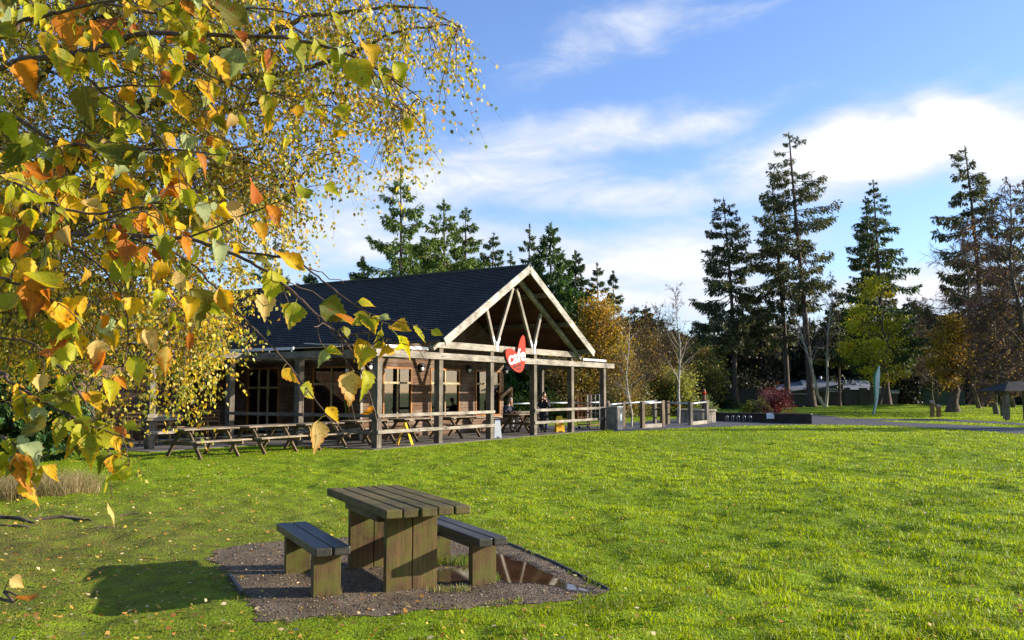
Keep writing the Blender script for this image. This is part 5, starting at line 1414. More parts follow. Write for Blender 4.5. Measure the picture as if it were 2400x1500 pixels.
def flag(px, py, toppx, toppy, label, wpx=26, lean=.0, lower=0.0):
    p = foot(px, py); k = p[1] / F; hgt = (py - toppy) * k; dx = (toppx - px) * k
    r = empty('feather_flag', tuple(p), 0, label, 'flag', 'feather flags on the far lawn')
    q = np.linspace(0, 1, 14); w = wpx * k
    bow = lambda t: np.array([dx * (t + .16 * math.sin(t * 6.0)) if np.isscalar(t) else 0, .02, hgt * t])
    # curved pole
    MB().tube([bow(t) for t in q], np.linspace(.025, .012, 14), 6).build('pole', M['rail_metal'], r)
    V = []; Fs = []; V2 = []
    for i, t in enumerate(np.linspace(lower, 1, 16)):
        u = (t - lower) / (1 - lower)
        ww = w * (.38 + .62 * min(1, u * 1.3)) * (1 - max(0, u - .78) / .22 * .72) 
        b = bow(t)
        wv = .05 * math.sin(u * 7)
        for f in (0, .34, 1): V.append((b[0] - ww * .55 + ww * f + (0), b[1] + wv * f, b[2]))
    n = 16
    m1 = MB(); m2 = MB()
    def strip(m, c0, c1):
        vv = [V[i * 3 + c] for i in range(n) for c in (c0, c1)]; b = [(x, y + .012, z) for x, y, z in vv]
        m.add(vv + b, [(2*i, 2*i+1, 2*i+3, 2*i+2) for i in range(n-1)] + [(2*n+2*i, 2*n+2*i+2, 2*n+2*i+3, 2*n+2*i+1) for i in range(n-1)] + [(0, 2*n, 2*n+1, 1), (2*n-2, 2*n-1, 4*n-1, 4*n-2)] + [(2*i, 2*i+2, 2*n+2*i+2, 2*n+2*i) for i in range(n-1)] + [(2*i+1, 2*n+2*i+1, 2*n+2*i+3, 2*i+3) for i in range(n-1)])
    strip(m1, 0, 1); strip(m2, 1, 2)
    m1.build('green_stripe', M['green_flag'], r); cl = m2.build('cloth', M['pale_flag'], r)
flag(2047, 972, 2066, 858, 'tall green and white feather flag leaning on the sunlit far lawn', 15)
flag(1993, 944, 1998, 896, 'small shaded green feather flag in front of the visitor building', 9)
flag(2292, 944, 2288, 903, 'small white feather flag between the trunks on the right', 8)
def shelter():
    p = foot(2362, 985); k = p[1] / F
    r = empty('timber_shelter', tuple(p), 0, 'timber shelter with dark pitched roof on a post under the bare birches', 'shelter')
    MB().box((-.10, -.1, -.1), (.10, .1, 76 * k)).build('post', M['grey_z'], r); MB().box((38 * k, -.1, -.1), (38 * k + .2, .1, 76 * k)).build('post', M['grey_z'], r)
    MB().box((36 * k, 1.9, -.1), (36 * k + .2, 2.1, 76 * k)).build('post', M['grey_z'], r)
    m = MB(); z0, z1 = 68 * k, 92 * k; a, b, c = -18 * k, 28 * k, 75 * k
    m.add([(a, -.6, z0), (c, -.6, z0), (c, 1.0, z1), (b, 1.0, z1 - .05), (a, 2.6, z0), (c, 2.6, z0)], [(0, 1, 2, 3), (3, 2, 5, 4), (0, 3, 4), (1, 5, 2), (0, 4, 5, 1)]); m.build('roof', M['dark_wall'], r)
    f = empty('rail_fence', tuple(foot(2330, 946)), 0, 'low post and rail fence under the trees on the right', 'fence'); kk = foot(2330, 946)[1] / F
    for i in range(6): MB().box((i * 22 * kk - .06, -.06, -.1), (i * 22 * kk + .06, .06, 15 * kk)).build('post', M['brown_z'], f)
    for zz in (6, 12): MB().box((-.3, -.1, zz * kk), (115 * kk, -.061, zz * kk + .12)).build('rail', M['brown_x'], f)
    for px, py, h, lab in ((2185, 966, 40, 'short dark post with angled top on the shaded lawn'), (2200, 966, 30, 'stubby dark post beside the angled one on the shaded lawn')):
        p = foot(px, py); k = p[1] / F; b = empty('bollard', tuple(p), 0, lab, 'bollard'); MB().box((-.11, -.11, -.1), (.11, .11, h * k * .8)).build('post', M['brown_z'], b, .01)
        MB().add([(-.13, -.13, h*k*.8), (.13, -.13, h*k*.8), (.13, .13, h*k*.8), (-.13, .13, h*k*.8), (-.13, .1, h*k), (.13, .1, h*k)], [(0,1,2,3),(0,4,5,1),(3,2,5,4),(0,3,4),(1,5,2)]).build('cap', M['dark_clad'], b)
    p = foot(1651, 985); k = p[1] / F; q = empty('marker_post', tuple(p), 0, 'dark red carved post standing behind the planter', 'post')
    MB().tube([(0, 0, -.1), (0, 0, 70 * k), (.0, 0, 74 * k)], [.12, .10, .03], 10).build('shaft', M['rust'], q); MB().tube([(0, 0, 60 * k), (0, 0, 66 * k)], .13, 10).build('collar', M['red'], q)
shelter()

# ================================================================== TREES
def at(px, Y):
    x = (px - 1200) / F * Y; return (x, Y, g1(x, Y) - .05)
def hgt(py, Y): return (H - py) / F * Y + CAMZ
DARKN, MIDN, LITN = (.035, .060, .022), (.060, .095, .020), (.10, .14, .025)
FG = 'conifers rising behind the cafe roof'
for px, tip, Y, rad, col, sd, lab, kw in [
    (935, 400, 62, 3.9, (.085, .125, .022), 11, 'tallest spruce behind the cafe roof with wide drooping lower branches', dict(nwhorl=30, gap=.28, ragged=.5, crown0=.12, taper=.75)),
    (1040, 465, 64, 3.5, (.095, .135, .022), 12, 'broad yellow green spruce second behind the cafe roof', dict(nwhorl=30, gap=.18, crown0=.1, taper=.8)),
    (1092, 485, 68, 2.4, (.075, .11, .025), 13, 'slim spruce with bare trunk showing behind the middle of the roof', dict(nwhorl=26, gap=.4, ragged=.5, crown0=.25, taper=.7)),
    (1156, 545, 70, 2.6, (.06, .09, .03), 14, 'small open spruce behind the ridge left of the gable', dict(nwhorl=22, gap=.3, crown0=.2)),
    (1240, 525, 72, 2.4, (.06, .085, .03), 15, 'thin topped spruce right behind the gable apex', dict(nwhorl=24, gap=.35, crown0=.2)),
    (1290, 522, 58, 3.0, (.045, .085, .02), 16, 'dense dark green fir just right of the gable apex', dict(nwhorl=40, gap=.05, ragged=.3, crown0=.06, taper=.95, dens=1.4)),
    (1350, 590, 60, 2.6, (.035, .055, .022), 17, 'dark bushy fir on the shaded slope right of the gable', dict(nwhorl=32, gap=.08, ragged=.3, crown0=.06, taper=.95, dens=1.3)),
    (1402, 618, 78, 2.2, (.06, .08, .035), 18, 'grey green spruce above the yellow birch', dict(nwhorl=24, gap=.2, crown0=.1)),
    (1440, 636, 80, 1.9, (.045, .065, .03), 19, 'narrow dark spruce at the right end of the firs behind the cafe', dict(nwhorl=22, gap=.15, crown0=.1)),
    (846, 602, 66, 2.3, (.05, .075, .03), 20, 'small dark spruce left of the tallest spruce', dict(nwhorl=20, gap=.15, crown0=.15)),
    (722, 640, 60, 2.6, (.05, .075, .025), 21, 'small dark spruce peeking between the birch twigs over the roof', dict(nwhorl=20, gap=.2, crown0=.15)),
    (1195, 590, 74, 2.0, (.07, .09, .03), 22, 'low hazy spruce just left of the gable apex', dict(nwhorl=20, gap=.3, crown0=.2)),
    (985, 560, 66, 2.3, (.08, .115, .025), 23, 'low spruce filling the gap between the two tallest', dict(nwhorl=20, gap=.25, crown0=.15)),
    (640, 560, 70, 3.0, (.06, .09, .03), 24, 'spruce hidden behind the yellow birch crown', dict(nwhorl=22, gap=.25, crown0=.15)),
]:
    kw['dens'] = kw.get('dens', 1.25) * 1.6
    conifer('spruce_tree', lab, at(px, Y), hgt(tip, Y), kw.pop('crown0'), rad * 1.3, tuple(c * 1.25 for c in col), sd, spray=.42, group=FG, droop=.34, up=.32, nhang=.4, **kw)
TF = 'tall firs on the far lawn'
DK = (.085, .092, .034)
for px, bpy_, tip, Y, rad, c0, sd, lab, kw in [
    (1722, 945, 460, 98, 3.9, .27, 31, 'tall dark fir left of the pair with its tip bent to the left', dict(lean=(-.035, 0), nwhorl=30, gap=.25, taper=.45)),
    (1842, 945, 412, 100, 3.7, .30, 32, 'shorter of the two tall firs that stand close together', dict(lean=(-.04, 0), nwhorl=26, gap=.30, taper=.5)),
    (1895, 950, 300, 96, 4.9, .42, 33, 'tallest fir with long bare trunk and flat spreading branches', dict(lean=(-.05, 0), nwhorl=28, gap=.36, taper=.55, trunk_r=.40)),
    (2075, 955, 415, 88, 4.4, .22, 34, 'dense tapering fir behind the yellow maple', dict(lean=(-.03, 0), nwhorl=34, gap=.1, taper=.85, sag=.15)),
    (2045, 950, 455, 92, 3.0, .25, 35, 'slimmer fir just left of the dense tapering one', dict(lean=(-.01, 0), nwhorl=28, gap=.2, taper=.8)),
    (2310, 968, 345, 78, 3.6, .28, 36, 'dark fir with hooked tip standing among bare branches on the right', dict(lean=(-.045, 0), nwhorl=30, gap=.3, taper=.5)),
    (1965, 950, 680, 98, 2.4, .40, 37, 'thin small fir between the tallest fir and the yellow maple', dict(nwhorl=16, gap=.4, taper=.5)),
    (2420, 960, 420, 84, 4.2, .15, 38, 'dark fir cut by the right edge of the photo', dict(nwhorl=26, gap=.25, taper=.6)),
]:
    p = at(px, Y)
    conifer('fir_tree', lab, p, hgt(tip, Y), c0, rad * 1.22, DK if sd != 34 else (.055, .085, .022), sd, spray=.47, group=TF, droop=.34, up=.10, dens=1.35, ragged=.6, nhang=.55, **kw)
# trees outside the frame on the right, whose long shadows fall across the lawn
for k, (x, Y, h, r) in enumerate([(57, 41.2, 19, 3.2), (68, 42.6, 22, 3.6), (50, 78, 20, 4.5), (66, 84, 24, 4.5)]):
    conifer('fir_tree', 'fir tree further along the lawn edge beyond the shelter, number %s from the path' % ['one', 'two', 'three', 'four', 'five', 'six'][k], (x, Y, g1(x, Y)), h, .18, r, DK, 50 + k, nwhorl=20, spray=.7, group='firs along the right side of the lawn', dens=.6)

YEL, ORG, BRN, OLV, GRN = (.42, .27, .02), (.36, .17, .02), (.16, .09, .035), (.16, .15, .03), (.12, .15, .03)
broadleaf('birch_tree', 'golden yellow birch right of the cafe gable', at(1408, 56), hgt(690, 56), 2.4, 2.2, 1.5, [YEL, ORG, OLV], [5, 2, 2], 61, 90, 150, .16, .42, .10, weep=.7, bark='birch_bark')
broadleaf('birch_tree', 'rust brown birch in shade close to the gable slope', at(1350, 60), hgt(705, 60), 2.0, 2.0, 1.2, [BRN, ORG, OLV], [4, 2, 2], 62, 60, 120, .16, .45, .09, weep=.5)
broadleaf('birch_tree', 'thinning brown birch with a few orange leaves left', at(1500, 60), hgt(720, 60), 2.2, 2.0, 1.0, [BRN, OLV, ORG], [4, 3, 2], 63, 60, 60, .14, .5, .08, weep=.5)
broadleaf('oak_tree', 'olive green oak half bare behind the young birch', at(1560, 64), hgt(745, 64), 2.2, 2.0, .8, [OLV, BRN, ORG], [4, 3, 1], 64, 60, 80, .16, .5, .09)
broadleaf('birch_tree', 'amber birch seen through the open porch', at(1235, 58), hgt(800, 58), 2.6, 2.0, .8, [YEL, OLV, BRN], [3, 3, 3], 65, 60, 80, .14, .5, .08, weep=.5)
broadleaf('oak_tree', 'brown leaved oak behind the terrace far end', at(1310, 54), hgt(790, 54), 2.2, 1.8, .5, [BRN, OLV, YEL], [4, 3, 1], 66, 60, 80, .15, .5, .08)
broadleaf('oak_tree', 'low olive tree filling behind the litter bin', at(1450, 52), hgt(800, 52), 1.9, 1.6, .5, [OLV, BRN, YEL], [3, 4, 1], 67, 50, 70, .13, .45, .06)
broadleaf('oak_tree', 'green and amber tree at the edge of the dark wood', at(1640, 84), hgt(790, 84), 3.0, 2.5, .6, [GRN, OLV, ORG], [4, 3, 1], 68, 60, 90, .2, .6, .12)
bare_tree('young_birch', 'slender pale young birch with bare crown beyond the railing', at(1588, 46), hgt(662, 46), 71, .075, 26, .26, .28, .55, 7, 5, .006, leaves=.25, cols=[YEL, BRN], wts=[1, 1], leaf=.07)
bare_tree('young_birch', 'thin leafless birch in front of the brown shrubs by the litter bin', at(1478, 41.5), hgt(725, 41.5), 72, .05, 22, .26, .12, .7, 6, 5, .005, leaves=.2, cols=[BRN, YEL], wts=[1, 1], leaf=.06)
bare_tree('bare_tree', 'purple grey bare tree behind the thin leafless birch', at(1468, 56), hgt(740, 56), 73, .09, 34, .34, .15, .7, 8, 7, .009, 'bark_brown', leaves=.25, cols=[BRN, ORG], wts=[1, 1], leaf=.1)
bare_tree('bare_tree', 'grey bare tree behind the slender pale young birch', at(1545, 60), hgt(715, 60), 74, .09, 34, .34, .15, .65, 8, 7, .009, 'bark_brown', leaves=.5, cols=[BRN, OLV], wts=[1, 1], leaf=.1)
bare_tree('silver_birch', 'bare silver birch with white forked trunk before the visitor building', at(1932, 90), hgt(640, 90), 75, .17, 26, .26, .30, .6, 6, 6, .014, 'birch_bark', stems=2, leaves=.4, cols=[BRN, ORG], wts=[1, 1], leaf=.14)
broadleaf('maple_tree', 'yellow green maple glowing in front of the dense fir', at(2052, 80), hgt(645, 80), 4.1, 3.2, 1.9, [(.50, .45, .02), (.62, .45, .02), (.20, .23, .02)], [4, 3, 4], 76, 52, 160, .20, .50, .16, shape=1.25)
broadleaf('small_yellow_tree', 'small ochre yellow tree with thick dark trunk on the right lawn', at(2228, 68), hgt(745, 68), 1.9, 1.7, 1.9, [(.30, .20, .02), (.24, .13, .015)], [3, 2], 77, 50, 110, .2, .42, .38, shape=.8)
for px, tip, Y, sd, lab, tr in [(2330, 690, 64, 81, 'brown half bare birch with fine twigs beside the hooked fir', .22), (2405, 430, 66, 82, 'tall half bare birch with pale limbs at the right edge', .28), (2185, 700, 96, 83, 'bare grey tree low between the fir and the yellow tree', .14), (2290, 520, 72, 84, 'fine grey twigged birch rising in front of the hooked fir', .2), (2370, 560, 76, 85, 'broad brown birch filling the space beneath the tall one', .22), (2345, 790, 60, 86, 'low leafy brown birch spreading over the timber shelter', .16)]:
    bare_tree('half_bare_birch', lab, at(px, Y), hgt(tip, Y), sd, tr, 56, .36, .14, .85, 10, 10, .015, 'birch_dark' if sd != 82 else 'bark_brown', leaves=1.0, cols=[BRN, (.22, .15, .05), (.30, .18, .03)], wts=[4, 3, 1], leaf=.16, lean=-.04, group='half bare birches on the right', droop=.35)
# far dark wood, one mass
def wood_mass():
    A, B = [], []; g = np.random.default_rng(90)
    for i in range(130):
        Y = g.uniform(112, 165); px = g.uniform(1420, 2700)
        top = 775 - 45 * g.random() + (30 if 1560 < px < 1700 else 0) - (40 if px > 2100 else 0) * g.random()
        h = hgt(top, Y) * g.uniform(.85, 1.1); p = at(px, Y)
        if g.random() < .62:
            f, t = conifer('x', '', p, h, .04, g.uniform(2.4, 3.6), (.022, .034, .016), 200 + i, nwhorl=20, gap=.05, spray=1.1, dens=.55, raw=True, taper=.6)
        else:
            f, t = broadleaf('x', '', p, h * .95, g.uniform(3, 4.2), 3, .4, [(.05, .06, .02), (.08, .06, .025), (.12, .085, .02)], [3, 2, .6], 200 + i, 34, 70, .48, 1.0, .18, raw=True)
        A.append((f[0] + np.array(p), f[1], f[2])); B.append((t[0] + np.array(p), t[1]))
    for i in range(60):     # behind the cafe and the left edge
        Y = g.uniform(84, 110); px = g.uniform(-300, 1650)
        h = hgt(g.uniform(770, 840), Y); p = at(px, Y)
        f, t = conifer('x', '', p, h, .03, g.uniform(2.4, 3.4), (.035, .05, .02), 400 + i, nwhorl=16, gap=.05, spray=1.0, dens=.5, raw=True, taper=.6)
        A.append((f[0] + np.array(p), f[1], f[2])); B.append((t[0] + np.array(p), t[1]))
    for i in range(90):     # dark understorey
        Y = g.uniform(109, 135); px = g.uniform(1400, 2800); p = at(px, Y); h = g.uniform(2.0, 4.5)
        f, t = broadleaf('x', '', p, h, g.uniform(2, 3.4), 2, .0, [(.022, .03, .012), (.04, .035, .016)], [3, 1], 600 + i, 18, 70, .38, .8, .08, raw=True)
        A.append((f[0] + np.array(p), f[1], f[2])); B.append((t[0] + np.array(p), t[1]))
    V, Fq, C = merge(A); o = np_mesh('woodland', V, Fq, M['needles'], None, C); tag(o, 'dark far wood of mixed conifers closing the view behind the lawn', None, None, 'stuff')
    V, Fq, _ = merge(B); o2 = np_mesh('woodland_trunks', V, Fq, M['bark'], o, smooth=True); o2['kind'] = 'stuff'
wood_mass()
# shrubs
def sh(px, py, rxp, hpx, lab, cols, w, sd, n=2600, leaf=.06, name='shrub', **kw):
    p = foot(px, py); k = p[1] / F; Y = p[1]
    return shrub(name, lab, (p[0], p[1] + .4, p[2]), rxp * k, rxp * k * .8, hpx * k, cols, w, sd, n, leaf, **kw)
PG = (.24, .25, .06)
sh(1575, 975, 78, 112, 'large yellow green feathery willow shrub behind the railing', [PG, (.17, .19, .05), (.30, .28, .07)], [3, 3, 2], 301, 6500, .09, stems=60, name='willow_shrub')
sh(1480, 978, 60, 100, 'grey brown twiggy shrub behind the long railing', [(.14, .11, .06), (.12, .13, .05), (.2, .18, .08)], [3, 3, 1], 302, 4200, .07, stems=70)
sh(1430, 985, 40, 70, 'dull green shrub just behind the litter bin', [(.10, .12, .04), (.16, .15, .06)], [3, 2], 303, 2600, .07)
sh(1545, 972, 50, 55, 'dark shaded shrub under the willow shrub', [(.05, .06, .025), (.1, .08, .03)], [3, 1], 304, 2000, .07)
sh(1655, 975, 28, 42, 'silvery green low shrub at the end of the planter', [(.22, .25, .12), (.15, .18, .08)], [3, 2], 305, 1600, .06)
sh(1625, 976, 22, 40, 'grey leaved shrub growing in the curved planter', [(.2, .23, .12), (.15, .18, .08)], [3, 2], 306, 1300, .06)
sh(1590, 976, 20, 34, 'rust orange low shrub left of the curved planter', [(.30, .15, .02), (.2, .14, .03)], [3, 2], 307, 1000, .06)
sh(1765, 972, 24, 26, 'bright yellow green dome shrub on the dark wall bed', [(.20, .22, .03), (.28, .27, .03)], [3, 2], 308, 1800, .06)
sh(1795, 974, 24, 36, 'brown green spiky shrub next to the yellow green dome', [(.14, .15, .05), (.2, .15, .07)], [3, 2], 309, 1500, .06)
sh(1700, 958, 50, 18, 'low green hedge plants in shade behind the dark wall', [(.06, .08, .02), (.1, .12, .03)], [3, 2], 311, 2000, .08)
sh(1355, 985, 24, 50, 'orange red leaved shrub beyond the porch', [(.46, .15, .02), (.40, .22, .03)], [3, 2], 312, 1400, .06)
sh(1290, 985, 34, 60, 'dark green shrub seen through the porch', [(.07, .11, .025), (.12, .15, .03)], [3, 2], 313, 2200, .07)
sh(1225, 985, 34, 50, 'grass green low shrub beyond the porch rail', [(.10, .15, .025), (.17, .19, .03)], [3, 2], 314, 2200, .07)
M['redtwig'] = plain('red_twig_bark', (.16, .025, .03), .6, vary=.3)
sh(1826, 978, 46, 70, 'dark red stemmed dogwood bush on the dark wall bed', [(.13, .03, .03), (.2, .05, .04)], [3, 2], 310, 900, .05, stems=320, bark='redtwig', arch=.25, name='dogwood_bush')
# left: green conifer and dark evergreen bush behind the foreground leaves
conifer('cypress_tree', 'feathery bright green cypress at the left edge behind the birch leaves', at(35, 21), hgt(560, 21), .03, 1.7, (.055, .11, .03), 91, nwhorl=34, gap=.02, spray=.22, dens=3.0, ragged=.2, taper=.5)
conifer('cypress_tree', 'tall dark cypress cut by the left edge of the photo', at(-110, 24), hgt(380, 24), .03, 2.2, (.05, .09, .03), 92, nwhorl=34, gap=.02, spray=.26, dens=2.4, ragged=.2, taper=.5)
sh(60, 1062, 110, 130, 'glossy dark evergreen bush low at the left behind the leaves', [(.03, .05, .015), (.05, .08, .02)], [3, 2], 315, 5200, .06)
sh(250, 1030, 90, 140, 'twiggy brown bush with sparse yellow leaves before the veranda', [(.30, .19, .03), (.14, .09, .03)], [2, 3], 316, 1500, .05, stems=160)

# ------------------------------------------------------------------ the weeping birch on the left (about 11 m away)
def curve(pts, n):
    """Catmull-Rom through pts"""
    P = np.array(pts, float); P = np.vstack([2 * P[0] - P[1], P, 2 * P[-1] - P[-2]]); out = []
    m = len(P) - 3
    for t in np.linspace(0, m - 1e-6, n):
        i = int(t); u = t - i; a, b, c, d = P[i:i + 4]
        out.append(.5 * ((2 * b) + (-a + c) * u + (2 * a - 5 * b + 4 * c - d) * u * u + (-a + 3 * b - 3 * c + d) * u ** 3))
    return np.array(out)
def weeping_birch():
    g = np.random.default_rng(5)
    bx, by = -8.3, 12.8
    r = empty('weeping_birch', (bx, by, g1(bx, by)), 0, 'large weeping birch with thousands of small yellow leaves left of the cafe', 'tree'); o = np.array([bx, by, g1(bx, by)])
    tr = curve([(bx, by, -.1), (bx + .1, by - .1, 2), (bx + .2, by - .2, 4.2), (bx + .1, by, 7), (bx - .2, by + .2, 10.5)], 16) - o
    q = np.linspace(0, 1, 16); V, Fq = tubes(tr[None], (.26 * (1 - q * .85) * (1 + .8 * np.exp(-q * 22)))[None], 12)
    np_mesh('trunk', V, Fq, M['birch_bark'], r, smooth=True)
    base = lambda z: np.array([bx + .18, by - .15, z])
    limbs_px = [([(60, 520, 12.4), (200, 320, 11.8), (360, 215, 11.2), (500, 130, 10.8), (640, 70, 10.5), (800, 25, 10.2), (980, 20, 10.0), (1080, 60, 9.8)], 2.6, .10),
                ([(150, 420, 12.0), (330, 255, 11.3), (520, 190, 10.9), (700, 165, 10.6), (860, 110, 10.4), (1000, 60, 10.2), (1090, 70, 10)], 3.2, .075),
                ([(100, 560, 12.6), (260, 400, 12.2), (430, 300, 11.9), (600, 240, 11.6), (760, 220, 11.3), (900, 240, 11.1), (960, 270, 11.0)], 2.8, .07),
                ([(40, 640, 12.4), (180, 520, 12.0), (330, 430, 11.6), (480, 390, 11.3), (600, 390, 11.0), (690, 430, 10.8)], 2.4, .06),
                ([(20, 300, 12.2), (140, 120, 11.6), (300, 0, 11.0), (480, -80, 10.6), (700, -100, 10.4)], 4.2, .08),
                ([(0, 760, 12.2), (140, 690, 11.8), (280, 650, 11.5), (400, 660, 11.2), (470, 720, 11.1)], 2.0, .045),
                ([(-40, 200, 13), (60, -50, 12.6), (250, -200, 12.2), (500, -230, 11.8)], 5.0, .08),
                ([(60, 600, 13), (220, 480, 13.4), (420, 380, 13.6), (640, 340, 13.6), (780, 350, 13.4)], 2.7, .06)]
    Ls = []; parts = []
    for pts, z0, rad in limbs_px:
        P = curve([base(z0)] + [at_y(a, b, y) for a, b, y in pts], 30) - o
        P[2:] += g.normal(0, .022, (28, 3)); Ls.append((P, rad))
        q = np.linspace(0, 1, 30); parts.append(tubes(P[None], (rad * (1 - q) ** 1.25 + .006)[None], 7))
    V, Fq, _ = merge(parts); np_mesh('limb', V, Fq, M['birch_dark'], r, smooth=True)
    LP = np.concatenate([p[4:] for p, _ in Ls])
    # targets within the crown's outline
    OUT = [(-200, -150), (640, -150), (980, -60), (1090, 60), (1120, 130), (1080, 200), (1000, 320), (900, 385), (860, 400), (790, 470), (720, 530), (640, 600), (570, 690), (530, 800), (500, 900), (400, 950), (250, 960), (100, 900), (-200, 900)]
    n = 1900; px = g.uniform(-200, 1130, n * 3); py = g.uniform(-150, 960, n * 3)
    k = poly_in(px, py, OUT); px, py = px[k][:n], py[k][:n]
    # thin the right rim
    edge = smooth(560, 1100, px + py * .55)
    k = g.random(len(px)) > edge * .5; px, py = px[k], py[k]; n = len(px)
    Y = g.uniform(10.0, 13.8, n) - .0011 * np.clip(px, 0, 1100)
    T = np.stack([at_y(a, b, y) for a, b, y in zip(px, py, Y)]) - o
    d = np.linalg.norm((T[:, None, :] - LP[None]) * np.array([1, .55, 1]), axis=2)
    # prefer attachment above the target
    d += np.where(LP[None, :, 2] < T[:, None, 2] - .1, .8, 0)
    S_ = LP[np.argmin(d, 1)]
    q = np.linspace(0, 1, 7)[None, :, None]; mid = S_ + (T - S_) * .55; mid[:, 2] += .22 * np.linalg.norm(T - S_, axis=1)
    C1 = (1 - q) ** 2 * S_[:, None] + 2 * q * (1 - q) * mid[:, None] + q ** 2 * T[:, None]
    V1, F1 = tubes(C1, np.linspace(.009, .003, 7)[None] * g.uniform(.7, 1.3, (n, 1)), 3)
    # hanging twigs from the branch ends
    rep = g.integers(2, 4, n); I = np.repeat(np.arange(n), rep); m = len(I)
    st = C1[I, g.integers(2, 7, m)]; Ln = g.uniform(.25, .95, m)
    hd = np.stack([g.normal(.30, .38, m), g.normal(0, .38, m), -g.uniform(.35, 1.1, m)], -1); hd = nrm(hd)
    K = 6; q = np.linspace(0, 1, K)[None, :, None]
    C2 = st[:, None] + hd[:, None] * Ln[:, None, None] * q + np.array([0, 0, -.12]) * (q ** 2) * Ln[:, None, None]
    C2[:, 1:] += g.normal(0, .012, (m, K - 1, 3))
    V2, F2 = tubes(C2, np.repeat(np.linspace(.0028, .0010, K)[None], m, 0), 3)
    V, Fq, _ = merge([(V1, F1), (V2, F2)]); np_mesh('twigs', V, Fq, M['twig'], r)
    # leaves
    lc = []
    for C, per in ((C2, 20), (C1, 7)):
        mm = len(C); nn = mm * per; ii = np.repeat(np.arange(mm), per); u = g.uniform(.12 if per > 5 else .5, 1, nn); Kc = C.shape[1]
        f = u * (Kc - 1); a = np.minimum(f.astype(int), Kc - 2); fr = (f - a)[:, None]
        lc.append(C[ii, a] * (1 - fr) + C[ii, a + 1] * fr)
    Cc = np.concatenate(lc); 
    world = Cc + o; ppx = 1200 + F * world[:, 0] / world[:, 1]
    Cc = Cc[g.random(len(Cc)) > smooth(700, 1120, ppx) * .45]
    nn = len(Cc); D = np.stack([g.normal(0, .55, nn), g.normal(0, .55, nn), -np.abs(g.normal(.9, .4, nn))], -1)
    Cc = Cc + g.normal(0, .034, (nn, 3))
    cl = pick([(.28, .26, .025), (.64, .44, .025), (.15, .17, .02), (.64, .35, .025), (.60, .52, .17), (.42, .19, .02)], [4, 3.8, 2.2, 1.2, 1.3, .5], nn, .22, g)
    sz = g.uniform(.036, .070, nn)
    Vl, Fl, Cl = kites(Cc, D, g.normal(0, 1, (nn, 3)), sz, sz * g.uniform(.68, .85, nn), cl, .38)
    np_mesh('leaves', Vl, Fl, M['leaf'], r, Cl)
    # surface roots over the lawn
    for pts, rr in [([(-7.9, 12.5), (-7.0, 12.1), (-6.3, 12.3), (-5.6, 12.0)], .075), ([(-8.0, 12.4), (-7.1, 11.6), (-6.5, 11.3), (-6.1, 11.35)], .06), ([(-7.2, 12.0), (-6.4, 11.8), (-5.6, 11.5), (-5.1, 11.6)], .05), ([(-8.2, 12.2), (-7.6, 11.0), (-7.0, 10.4)], .06), ([(-6.6, 12.2), (-5.9, 12.5), (-5.3, 12.9)], .045)]:
        P = curve([(x, y, 0) for x, y in pts], 16); P[:, 0] += g.normal(0, .02, 16); P[:, 1] += g.normal(0, .02, 16)
        P[:, 2] = gz(P[:, 0], P[:, 1]) + .012 + .022 * np.sin(np.linspace(0, 9, 16)); P[-1, 2] -= .07; q = np.linspace(0, 1, 16)
        P[:, 2] -= .012; V, Fq = tubes((P - o)[None], (rr * .62 * (1 - q * .75) * g.uniform(.7, 1.25, 16))[None], 7); np_mesh('root', V, Fq, M['bark_brown'], r, smooth=True)
weeping_birch()

# ------------------------------------------------------------------ the near birch whose branches hang into the picture
def leaf_template():
    rows = 13; ys = np.linspace(0, 1, rows)
    w = np.interp(ys, [0, .04, .12, .24, .36, .5, .64, .78, .9, 1.0], [.015, .17, .32, .40, .39, .315, .22, .125, .05, .004])
    cols = np.array([-1, -.52, 0, .52, 1.0]); V = []
    for j, y in enumerate(ys):
        for c in cols:
            ser = (1.07 if j % 2 else .93) if abs(c) == 1 and 0 < j < rows - 1 else 1
            V.append((c * w[j] * ser, y + (.035 * (abs(c)) if j % 2 else -.01) * (1 if 0 < j < rows - 1 else 0) - .02 * abs(c), 0))
    V = np.array(V); i = np.arange(rows * 5).reshape(rows, 5)
    Fq = np.stack([i[:-1, :-1], i[:-1, 1:], i[1:, 1:], i[1:, :-1]], -1).reshape(-1, 4)
    e = np.abs(V[:, 0]) / np.repeat(np.maximum(w, .02), 5)
    return V, Fq, e
LT, LF, LE = leaf_template()
COLS = {'G': (.24, .25, .010), 'L': (.40, .38, .015), 'D': (.085, .10, .010), 'Y': (.66, .38, .010), 'O': (.56, .19, .008), 'R': (.36, .09, .008), 'T': (.60, .39, .13), 'P': (.33, .37, .17), 'V': (.15, .13, .015)}
